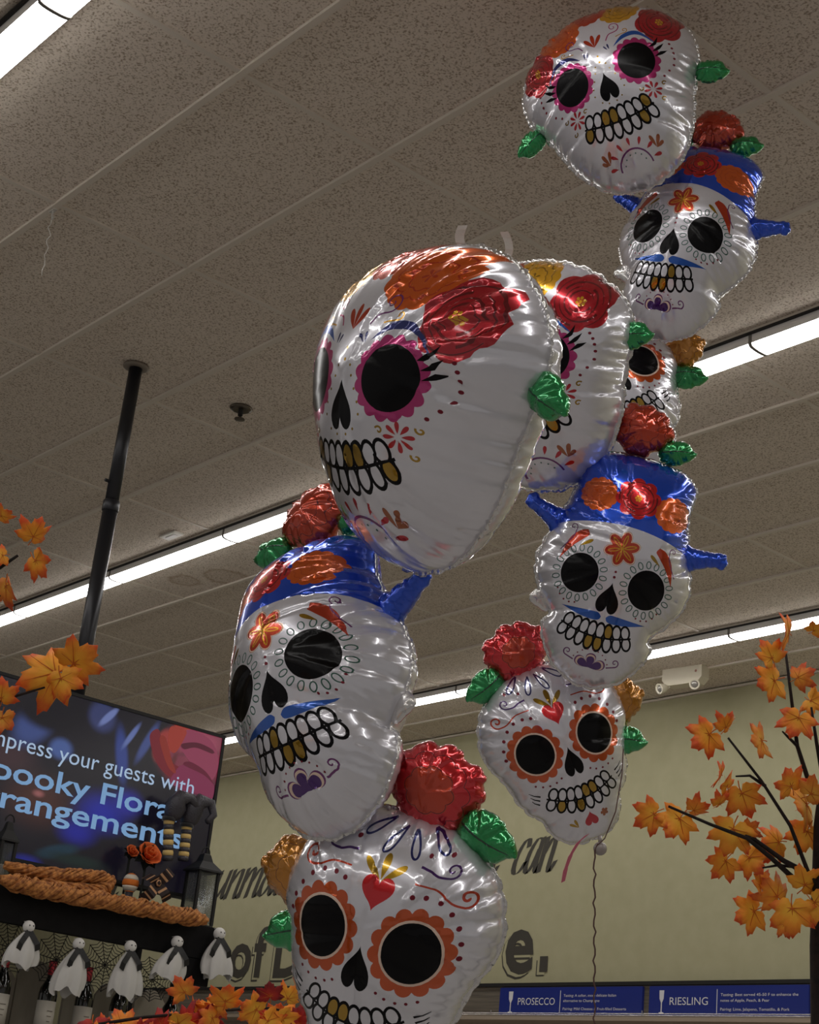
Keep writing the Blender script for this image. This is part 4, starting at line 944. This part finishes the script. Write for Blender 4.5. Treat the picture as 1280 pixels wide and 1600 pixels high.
rope([(2, 1374, 0.05), (60, 1388, 0.05), (120, 1400, 0.05), (190, 1412, 0.05), (260, 1426, 0.05), (322, 1438, 0.05)], 0.034, 16, 0.0095, 5, 'straw_strand', 10)
rope([(8, 1352, 0.0), (70, 1366, 0.0), (130, 1368, 0.0), (172, 1378, 0.01), (160, 1390, 0.02), (110, 1390, 0.02), (50, 1382, 0.02)], 0.028, 12, 0.0085, 4, 'straw_strand', 40)
# ------------------------------------------------------------------ halloween things standing on the shelf
m_blk = mat('glitter_black', srgb((20, 19, 22)), 0.35, 0.2, noise=(220, srgb((70, 68, 74)), 0.62, 0.7), bump=(160, 0.6, 0.004))
m_or = mat('felt_orange', srgb((226, 122, 44)), 0.8); m_wh = mat('felt_white', srgb((226, 216, 198)), 0.85); m_cream = mat('stripe_cream', srgb((222, 190, 120)), 0.8)
XD = -0.09
def stand(u, v, dx=XD): return on_f(u, v, dx)
def scx(p): return (p-EYE).dot(FV)/FPX
# striped pumpkin
a = stand(204, 1380); s = scx(a); zsh = ztop-0.0045
t = empty('striped_pumpkin', a); tag(t, 'little felt pumpkin with orange and white bands', 'pumpkin')
R0 = 12.5*s
for k in range(5):
    b0, b1 = math.pi*k/5, math.pi*(k+1)/5; pr = []
    for j in range(5):
        an = b0+(b1-b0)*j/4; pr.append((R0*(math.sin(an)+0.02)*(1.0+0.03*math.sin(math.pi*j/4)), -R0*1.25*math.cos(an)))
    MB().lathe(pr, 20).build('felt_band', m_or if k % 2 == 0 else m_wh, t, True)
MB().lathe([(R0*0.55, -(a.z-zsh)), (R0*0.5, -R0*1.1)], 14).build('stand_ring', m_blk, t, True)
MB().tube([(0, 0, R0*1.2), (0.004, 0.003, R0*1.5)], 0.004, 6).build('stem', m_blk, t)
# silk roses
m_ros = mat('silk_orange', srgb((236, 118, 50)), 0.7, noise=(40, srgb((206, 84, 34)), 0.3, 0.7)); m_fol = mat('dark_foliage', srgb((26, 30, 26)), 0.8)
def silk_rose(u, v, rpx, label, seed):
    a = stand(u, v, -0.035 if rpx > 15 else -0.11); s = scx(a); R = rpx*s; r = random.Random(seed); t = empty('silk_rose', a); tag(t, label, 'silk flower', 'orange silk roses on the shelf')
    for ringi, (n, rad, tilt) in enumerate(((3, 0.3, 0.2), (5, 0.58, 0.55), (6, 0.9, 0.95))):
        for k in range(n):
            an = 2*math.pi*k/n+ringi*0.5; vv = []; ff = []
            for i in range(6):
                for j in range(7):
                    f = i/5; g = (j/6-0.5)*2; wv = rad*R*0.75*math.sin(0.35+f*1.6)*g
                    hgt = f*R*(1.0-0.15*g*g); out_ = rad*R*(0.35+0.65*math.sin(f*1.5)*math.sin(tilt*1.4))+R*0.12*max(0, f-0.75)*4*tilt-0.25*R*abs(g)*rad*(1-f*0.3)
                    c_, s_ = math.cos(an), math.sin(an); px_, py_ = out_, wv
                    q = Vector((px_*c_-py_*s_, px_*s_+py_*c_, hgt*(1.15-tilt*0.5)-R*0.3))
                    vv.append((q.z, q.x, q.y))
            for i in range(5):
                for j in range(6): ff.append((i*7+j, i*7+j+1, (i+1)*7+j+1, (i+1)*7+j))
            o = link('petal', make_mesh('petal', vv, ff, m_ros, None, True), t, Matrix.Rotation(-0.5, 4, 'Y')); md = o.modifiers.new('thickness', 'SOLIDIFY'); md.thickness = 0.0012
    for k in range(7):
        an = k*0.9+seed; L = R*1.25; c_ = Vector((-0.01, math.cos(an)*L, math.sin(an)*L)); sd = Vector((0, -math.sin(an), math.cos(an)))*R*0.35
        MB().add([(-0.012, 0, 0), c_*0.5+sd+Vector((0.01, 0, 0)), c_, c_*0.5-sd-Vector((0.012, 0, 0))], [(0, 1, 2), (0, 2, 3), (2, 1, 0), (3, 2, 0)]).build('leaf', m_fol, t)
    MB().tube([(-0.01, 0, -R*0.3), (-0.02, 0.005, -(a.z-zsh)*0.5), (-0.02, 0.0, -(a.z-zsh))], 0.005, 6).build('stem', m_fol, t)
silk_rose(232, 1336, 20, 'large open orange silk rose in front of the screen', 1)
silk_rose(206, 1331, 11, 'small orange silk rosebud left of the open rose', 2)
# witch legs
a = stand(285, 1350, -0.07); s = scx(a)
t = empty('witch_legs', (a.x, a.y, zsh)); tag(t, 'upturned witch legs in striped stockings and curled black boots', 'witch legs')
A = lambda u, v, dx=0.0: on_f(u, v, -0.07+dx)-Vector(t.location)
for j, (p0, p1, toe) in enumerate((((262, 1345), (264, 1280), [(270, 1272), (276, 1258), (284, 1246), (300, 1248), (306, 1262)]), ((286, 1345), (292, 1290), [(296, 1280), (302, 1264), (314, 1252), (330, 1256), (334, 1274), (324, 1284)]))):
    n = 8; lg = None
    for k in range(n):
        q0 = A(p0[0]+(p1[0]-p0[0])*k/n, p0[1]+(p1[1]-p0[1])*k/n); q1 = A(p0[0]+(p1[0]-p0[0])*(k+1)/n, p0[1]+(p1[1]-p0[1])*(k+1)/n)
        MB().tube([q0, (q0+q1)/2, q1], [8*s, 8.6*s, 8*s], 14).build('stocking_band', m_cream if k % 2 else m_blk, t, True)
    bt = [A(*p1)] + [A(u, v, 0.01*k) for k, (u, v) in enumerate(toe)]
    MB().tube(bt, [9*s, 15*s, 17*s, 13*s, 8*s, 6*s, 5*s][:len(bt)], 16).build('boot', m_blk, t, True)
    b0 = A(*p1); MB().tube([b0+Vector((0, 0, -3*s)), b0+Vector((0, 0, 3*s))], 11*s, 16).build('boot_cuff', mat('cuff_fur', srgb((30, 28, 30)), 0.9, sheen=0.5), t, True)
MB().lathe([(13*s, 0), (13*s, 0.01), (12*s, 8*s), (8*s, 14*s), (0.002, 16*s)], 20, c=tuple(A(276, 1358).xy.to_3d())).build('skirt', m_blk, t, True)
# candy corn and plaid bow
mp_ = mat('plaid_ribbon', srgb((60, 34, 26)), 0.7)
nt = mp_.node_tree; tc = nt.nodes.new('ShaderNodeTexCoord'); ck = nt.nodes.new('ShaderNodeTexWave'); ck.inputs['Scale'].default_value = 22; ck.wave_profile = 'SAW'; nt.links.new(tc.outputs['Object'], ck.inputs['Vector'])
rp = nt.nodes.new('ShaderNodeValToRGB'); rp.color_ramp.elements[0].color = (*srgb((40, 24, 22)), 1); rp.color_ramp.elements[1].color = (*srgb((196, 150, 110)), 1); rp.color_ramp.elements[0].position = 0.72; rp.color_ramp.elements[1].position = 0.8
nt.links.new(ck.outputs['Fac'], rp.inputs[0]); nt.links.new(rp.outputs[0], nt.nodes['Principled BSDF'].inputs['Base Color'])
a = stand(246, 1380, -0.03); s = scx(a); t = empty('plaid_bow', a); tag(t, 'dark plaid ribbon bow beside the lantern', 'bow')
for sy, sz in ((-1, 0.3), (1, 1.0), (1, -1.0), (-1, -1.2)):
    L = 26*s; p = [Vector((0, 0, 0)), Vector((0.02, sy*L*0.5, sz*L*0.6)), Vector((0.0, sy*L*0.85, sz*L*0.9))]; wv = Vector((0, 7*s, -5*s*sy*(1 if sz > 0 else -1)))
    q = MB()
    for i in range(2): q.add([p[i]-wv, p[i+1]-wv, p[i+1]+wv, p[i]+wv] + [x-Vector((.002, 0, 0)) for x in (p[i]-wv, p[i+1]-wv, p[i+1]+wv, p[i]+wv)], [(0, 1, 2, 3), (7, 6, 5, 4), (0, 4, 5, 1), (1, 5, 6, 2), (2, 6, 7, 3), (3, 7, 4, 0)])
    q.build('loop', mp_, t)
MB().lathe([(5*s, -5*s), (6.5*s, 0), (5*s, 5*s)], 12).build('knot', mp_, t, True)
# lantern
def lantern(u0, u1, vroof, label):
    uc = (u0+u1)/2; a = stand(uc, 1400, -0.09); s = scx(a); w = (u1-u0)*s*0.5*0.9
    t = empty('lantern', (a.x, a.y, zsh)); tag(t, label, 'lantern', 'black halloween lanterns')
    zr = on_f(uc, vroof, -0.09).z-zsh
    MB().box((-w, -w, 0), (w, w, 0.014), 0, 0.003).build('base', m_black, t)
    for sx in (-1, 1):
        for sy in (-1, 1): MB().box((sx*w*0.88-0.006, sy*w*0.88-0.006, 0.0145), (sx*w*0.88+0.006, sy*w*0.88+0.006, zr-0.0005)).build('corner_post', m_black, t)
    mg = mat('lantern_glass', srgb((190, 196, 200)), 0.08, trans=0.9, alpha=0.55)
    for k in range(4):
        MB().box((w*0.84, -w*0.8, 0.02), (w*0.86, w*0.8, zr-0.006)).build('glass_pane', mg, t, mw=Matrix.Rotation(k*math.pi/2, 4, 'Z'))
    n = 4; b = MB(); pr = [(w*1.65, zr), (w*1.6, zr+0.008), (w*0.7, zr+0.045), (w*0.45, zr+0.075), (w*0.3, zr+0.08)]
    b.lathe(pr, 4); b.v = [(x*math.cos(math.pi/4)-y*math.sin(math.pi/4), x*math.sin(math.pi/4)+y*math.cos(math.pi/4), z) for x, y, z in b.v]; b.build('roof', m_black, t)
    MB().tube([(0, 0.02*math.cos(k*math.pi/8), zr+0.08+0.028*math.sin(k*math.pi/8)) for k in range(9)], 0.003, 6).build('handle_ring', m_black, t)
    MB().lathe([(w*0.4, 0.0145), (w*0.4, 0.09), (w*0.36, 0.094)], 16).build('candle', m_wh, t, True)
lantern(290, 334, 1362, 'black lantern with pitched roof at the right end of the shelf')
lantern(-22, 8, 1312, 'black lantern cut off by the left picture edge')
# ------------------------------------------------------------------ autumn branches and garland
def leaf_mat(name, c_in, c_mid, c_out):
    m = bpy.data.materials.new(name); m.use_nodes = True; nt = m.node_tree; b = nt.nodes['Principled BSDF']; b.inputs['Roughness'].default_value = 0.65
    tc = nt.nodes.new('ShaderNodeTexCoord'); ln = nt.nodes.new('ShaderNodeVectorMath'); ln.operation = 'LENGTH'; nt.links.new(tc.outputs['Object'], ln.inputs[0])
    nz = nt.nodes.new('ShaderNodeTexNoise'); nz.inputs['Scale'].default_value = 2.6; nz.inputs['Detail'].default_value = 4; nt.links.new(tc.outputs['Object'], nz.inputs['Vector'])
    oi = nt.nodes.new('ShaderNodeObjectInfo')
    ad = nt.nodes.new('ShaderNodeMath'); ad.operation = 'MULTIPLY_ADD'; ad.inputs[1].default_value = 0.75; nt.links.new(nz.outputs['Fac'], ad.inputs[0]); nt.links.new(ln.outputs['Value'], ad.inputs[2])
    a2 = nt.nodes.new('ShaderNodeMath'); a2.operation = 'MULTIPLY_ADD'; a2.inputs[1].default_value = 0.3; nt.links.new(oi.outputs['Random'], a2.inputs[0]); nt.links.new(ad.outputs[0], a2.inputs[2])
    rp = nt.nodes.new('ShaderNodeValToRGB'); e = rp.color_ramp.elements; e[0].position = 0.45; e[0].color = (*srgb(c_in), 1); e[1].position = 1.0; e[1].color = (*srgb(c_out), 1); k = e.new(0.8); k.color = (*srgb(c_mid), 1)
    dv = nt.nodes.new('ShaderNodeMath'); dv.operation = 'MULTIPLY'; dv.inputs[1].default_value = 0.72; nt.links.new(a2.outputs[0], dv.inputs[0])
    nt.links.new(dv.outputs[0], rp.inputs[0]); nt.links.new(rp.outputs[0], b.inputs['Base Color'])
    b.inputs['Subsurface Weight'].default_value = 0.0
    return m
LM = {'orange': leaf_mat('leaf_orange', (255, 190, 56), (252, 154, 40), (236, 92, 34)), 'red': leaf_mat('leaf_red', (206, 60, 28), (176, 30, 26), (132, 18, 24)), 'amber': leaf_mat('leaf_amber', (250, 180, 60), (240, 136, 42), (214, 84, 34))}
m_vein = mat('leaf_vein', srgb((206, 108, 34)), 0.7)
half = [(90, 1.0), (82, 0.86), (76, 0.8), (72, 0.84), (66, 0.68), (58, 0.58), (52, 0.74), (47, 0.8), (40, 1.0), (33, 0.86), (27, 0.86), (20, 0.7), (10, 0.56), (2, 0.66), (-8, 0.84), (-16, 0.7), (-24, 0.66), (-36, 0.5), (-52, 0.48), (-70, 0.36), (-84, 0.12)]
leaf_poly = [(r*math.cos(math.radians(a)), r*math.sin(math.radians(a))) for a, r in half] + [(-r*math.cos(math.radians(a)), r*math.sin(math.radians(a))) for a, r in reversed(half[1:])]
def leaf_shape(bx, by, tw):
    v = []; N = len(leaf_poly)
    def z(x, y): return bx*x*x+by*y*abs(y)+tw*x*y+0.05*math.sin(4*x+3*y)-0.07*abs(math.sin(2.2*math.atan2(y+0.3, x)))*math.hypot(x, y)
    for th in (0.012, -0.012):
        v.append((0, 0, z(0, 0)+th))
        for f in (0.5, 1.0): v += [(x*f, y*f, z(x*f, y*f)+th) for x, y in leaf_poly]
    f = []; M = 1+2*N
    for i in range(N):
        j = (i+1) % N
        a = [(0, 1+i, 1+j), (1+i, 1+N+i, 1+N+j, 1+j)]
        f += [q for q in a] + [tuple(M+k for k in q[::-1]) for q in a] + [(1+N+i, M+1+N+i, M+1+N+j, 1+N+j)]
    return v, f
LEAF = []
for k, (bx, by, tw) in enumerate(((0.25, 0.1, 0.1), (-0.3, 0.25, -0.2), (0.45, -0.25, 0.25), (0.1, 0.5, 0.0), (-0.5, -0.1, 0.3))):
    LEAF.append({c: make_mesh('leaf', *leaf_shape(bx, by, tw), LM[c], None, True) for c in LM})
VEIN = []
_b = MB()
for a, L in ((90, 0.85), (38, 0.8), (142, 0.8), (-8, 0.55), (188, 0.55)):
    q = math.radians(a); _b.tube([(0, -0.02, 0.03), (0.5*L*math.cos(q), 0.5*L*math.sin(q), 0.03), (L*math.cos(q), L*math.sin(q), 0.035)], [0.018, 0.012, 0.004], 4)
_b.tube([(0, 0, 0.02), (0.03, -0.25, 0.0), (0.0, -0.5, -0.05)], [0.02, 0.022, 0.025], 5)
vein_me = _b.mesh('vein', m_vein)
_lc2 = [0]
def put_leaf(t, u, v, dep, size_px, ang, yaw=0, pitch=0, col='orange'):
    """one maple leaf: size in pixels across, ang = direction of its tip in the picture"""
    c = P(u, v, dep); s = size_px*dep/FPX*0.6
    B = Matrix((RV, UV, -FV)).transposed()
    R3 = B @ Matrix.Rotation(math.radians(ang-90), 3, 'Z') @ Matrix.Rotation(math.radians(yaw), 3, 'Y') @ Matrix.Rotation(math.radians(pitch), 3, 'X')
    k = _lc2[0] = _lc2[0]+1
    o = link('leaf', LEAF[k % 5][col], t, Matrix.Translation(c-Vector(t.location)) @ R3.to_4x4() @ Matrix.Scale(s, 4))
    link('vein', vein_me, o)
    return o
m_bark = mat('branch_bark', srgb((40, 28, 24)), 0.85, noise=(60, srgb((22, 16, 14)), 0.35, 0.6), bump=(90, 0.5, 0.003))
def twig(t, pts, rpx, nm='branch'):
    p3 = [P(u, v, d)-Vector(t.location) for u, v, d in pts]; n = len(p3)
    MB().tube(p3, [max(0.3, rpx*(1-0.55*k/(n-1)))*pts[k][2]/FPX for k in range(n)], 7).build(nm, m_bark, t, True)
# right tree
D = 3.1
t = empty('autumn_tree', P(1300, 1600, D)-Vector((0, 0, P(1300, 1600, D).z))); tag(t, 'artificial maple tree with orange leaves at the right picture edge', 'tree')
p0 = P(1292, 1600, D); p1 = P(1290, 1290, D)
MB().tube([Vector((p0.x, p0.y, 0))-t.location, p0-t.location, P(1287, 1480, D)-t.location, p1-t.location, P(1300, 1150, D)-t.location], [0.05, 0.03, 0.026, 0.022, 0.012], 12).build('trunk', m_bark, t, True)
twig(t, [(1290, 1400, D), (1262, 1360, D-.02), (1235, 1290, D-.03), (1190, 1220, D-.05), (1138, 1153, D-.06)], 4)
twig(t, [(1262, 1365, D), (1225, 1345, D-.02), (1180, 1312, D-.04), (1165, 1306, D-.05)], 5)
twig(t, [(1240, 1372, D), (1205, 1340, D-.03), (1168, 1310, D-.05), (1110, 1288, D-.07), (1045, 1260, D-.09)], 4.5)
twig(t, [(1290, 1260, D), (1262, 1215, D), (1246, 1165, D), (1238, 1100, D+.02), (1228, 1020, D+.03)], 4.5)
twig(t, [(1246, 1165, D), (1232, 1152, D-.01), (1223, 1143, D-.02)], 3)
twig(t, [(1196, 1228, D-.04), (1172, 1212, D-.05), (1150, 1213, D-.06)], 3)
twig(t, [(1290, 1240, D), (1276, 1160, D), (1268, 1105, D)], 4)
twig(t, [(1240, 1354, D), (1215, 1352, D-.02), (1192, 1356, D-.04)], 3)
for u, v, sz, an, ya, pi, c in ((1232, 990, 62, 170, 10, 55, 'orange'), (1206, 1028, 56, 120, 30, 10, 'orange'), (1210, 1064, 66, 200, 15, 15, 'orange'), (1248, 1058, 50, 20, -30, 20, 'amber'), (1272, 985, 40, 60, 20, 40, 'orange'),
        (1248, 1122, 66, 250, 20, 20, 'orange'), (1268, 1095, 50, 330, 0, 50, 'orange'), (1108, 1148, 68, 215, 10, 10, 'orange'), (1134, 1136, 46, 70, 40, 10, 'orange'), (1190, 1158, 62, 195, 20, 50, 'amber'),
        (1126, 1212, 46, 160, 0, 60, 'orange'), (1160, 1240, 70, 290, 15, 10, 'orange'), (1136, 1228, 44, 130, 40, 30, 'orange'), (1124, 1256, 40, 60, 50, 20, 'orange'), (1236, 1228, 62, 120, 20, 20, 'orange'), (1260, 1258, 80, 200, 10, 50, 'orange'),
        (1022, 1272, 62, 210, 20, 10, 'orange'), (1062, 1280, 70, 230, 10, 15, 'orange'), (1085, 1266, 46, 30, 30, 20, 'amber'), (1146, 1296, 76, 250, 10, 10, 'orange'), (1168, 1298, 44, 0, 30, 20, 'amber'), (1134, 1346, 58, 230, 10, 20, 'orange'), (1172, 1340, 62, 320, 10, 30, 'orange'),
        (1216, 1316, 62, 190, 20, 30, 'orange'), (1262, 1300, 66, 250, 30, 10, 'orange'), (1268, 1240, 60, 40, 20, 20, 'amber'), (1190, 1385, 50, 110, 50, 10, 'orange'), (1178, 1424, 68, 200, 10, 10, 'orange'), (1214, 1400, 64, 130, 20, 10, 'amber'), (1238, 1420, 76, 270, 10, 10, 'orange'), (1258, 1382, 66, 60, 20, 10, 'orange'), (1274, 1410, 60, 330, 20, 30, 'orange'), (1226, 1444, 40, 300, 20, 20, 'amber')):
    put_leaf(t, u, v, D-0.05+0.08*rnd.random(), sz, an, ya, pi, c)
# left branch, close to the camera
D = 2.3
t = empty('autumn_branch', P(-60, 1200, D)-Vector((0, 0, P(-60, 1200, D).z))); tag(t, 'artificial maple branch with orange leaves reaching in from the left edge', 'branch')
MB().tube([Vector((0, 0, 0)), P(-60, 1200, D)-t.location, P(-70, 900, D)-t.location], [0.04, 0.02, 0.012], 10).build('trunk', m_bark, t, True)
twig(t, [(-65, 920, D), (-30, 895, D), (0, 887, D), (28, 868, D)], 5); twig(t, [(-60, 1120, D), (-20, 1100, D), (30, 1086, D), (70, 1074, D)], 3.5); twig(t, [(-65, 1000, D), (-30, 960, D), (0, 930, D)], 4)
for u, v, sz, an, ya, pi, c in ((52, 838, 58, 70, 40, 15, 'orange'), (56, 876, 60, 320, 30, 20, 'orange'), (2, 806, 40, 40, 30, 20, 'orange'), (10, 916, 66, 280, 50, 10, 'amber'), (4, 868, 40, 200, 20, 30, 'orange'),
        (86, 1052, 104, 200, 20, 20, 'orange'), (116, 1036, 84, 40, 15, 10, 'orange'), (96, 1060, 70, 290, 20, 10, 'orange'), (2, 1090, 56, 90, 30, 20, 'orange'), (4, 1122, 60, 280, 30, 20, 'amber')):
    put_leaf(t, u, v, D-0.04+0.06*rnd.random(), sz, an, ya, pi, c)
# leaf garland low in front
D = 4.6
t = empty('leaf_garland', P(320, 1600, D)); tag(t, 'garland of red and orange maple leaves in front of the shelf', 'garland')
twig(t, [(120, 1606, D), (220, 1590, D), (330, 1580, D), (420, 1575, D), (500, 1590, D)], 3, 'vine')
for k in range(46):
    u = 145+rnd.random()*345; top = 1606-26*math.exp(-((u-400)/80)**2)-22*math.exp(-((u-335)/30)**2)-4; v = top+rnd.random()*26
    c = rnd.choice(['orange', 'amber', 'red', 'orange', 'red' if u > 370 else 'orange'])
    put_leaf(t, u, v, D-0.1+0.2*rnd.random(), 38+24*rnd.random(), rnd.uniform(0, 360), rnd.uniform(-35, 35), rnd.uniform(-35, 35), c)
for u, v, sz, an, c in ((422, 1556, 46, 95, 'red'), (352, 1564, 60, 80, 'orange'), (288, 1550, 50, 120, 'amber'), (400, 1578, 56, 150, 'orange'), (450, 1560, 44, 60, 'orange')): put_leaf(t, u, v, D-0.12, sz, an, 10, 15, c)
# ------------------------------------------------------------------ strings, ribbon and filling tails of the balloons
S1, S2, S3 = [o for o in COL.objects if o.name.startswith('skull_balloon')]
m_str = mat('curling_string', srgb((96, 70, 66)), 0.6); m_pk = mat('pink_ribbon', srgb((206, 110, 130)), 0.35, 0.3); m_tail = mat('clear_film', srgb((226, 222, 216)), 0.15, alpha=0.55, coat=0.5)
def pl(u, v, d, t): return P(u, v, d)-Vector(t.location)
line = [pl(935, 1318, 4.05, S2)] + [pl(929+1.8*math.sin(k*1.9)+0.5*math.cos(k*3.1), 1330+9*k, 4.05, S2) for k in range(40)]
MB().tube(line, 0.0022, 5).build('string', m_str, S2)
MB().tube([pl(974, 1170, 4.1, S2), pl(972, 1210, 4.08, S2), pl(962, 1268, 4.05, S2), pl(945, 1310, 4.05, S2), pl(932, 1322, 4.05, S2)], 0.0016, 5).build('string', m_str, S2)
q = [pl(u, v, 4.02, S2) for u, v in ((918, 1304), (904, 1316), (892, 1336), (884, 1358), (880, 1378))]; b = MB()
for i in range(4):
    wv = RV*0.006+UV*0.003; b.add([q[i]-wv, q[i+1]-wv*0.8, q[i+1]+wv*0.8, q[i]+wv]+[x+FV*0.001 for x in (q[i]-wv, q[i+1]-wv*0.8, q[i+1]+wv*0.8, q[i]+wv)], [(0, 1, 2, 3), (7, 6, 5, 4), (0, 4, 5, 1), (1, 5, 6, 2), (2, 6, 7, 3), (3, 7, 4, 0)])
b.build('ribbon_tail', m_pk, S2)
bl = MB(); R0 = 0.017
bl.lathe([(R0*math.sin(math.pi*k/10)+1e-4, -R0*math.cos(math.pi*k/10)) for k in range(11)], 16, sc=(1, 1)); bl.tube([(0, 0, R0*0.8), (-0.004, 0, R0*1.9)], 0.005, 8); bl.build('filling_valve', mat('valve_film', srgb((150, 142, 138)), 0.25, coat=0.4), S2, True, Matrix.Translation(pl(938, 1326, 4.06, S2)))
for u, v, L, W_, bend in ((722, 386, 34, 15, -4), (790, 408, 46, 13, 6)):
    q = [pl(u+bend*math.sin(k*0.7), v-L*k/5, 2.87, S1) for k in range(6)]; b = MB()
    for i in range(5):
        wv = RV*(W_*2.87/FPX/2)*(1 if i else 0.8)+FV*0.004*math.sin(i); up_ = FV*0.0008
        b.add([q[i]-wv, q[i]+wv, q[i+1]+wv, q[i+1]-wv]+[x+up_ for x in (q[i]-wv, q[i]+wv, q[i+1]+wv, q[i+1]-wv)], [(0, 1, 2, 3), (7, 6, 5, 4), (0, 4, 5, 1), (1, 5, 6, 2), (2, 6, 7, 3), (3, 7, 4, 0)])
    b.build('filling_tail', m_tail, S1)
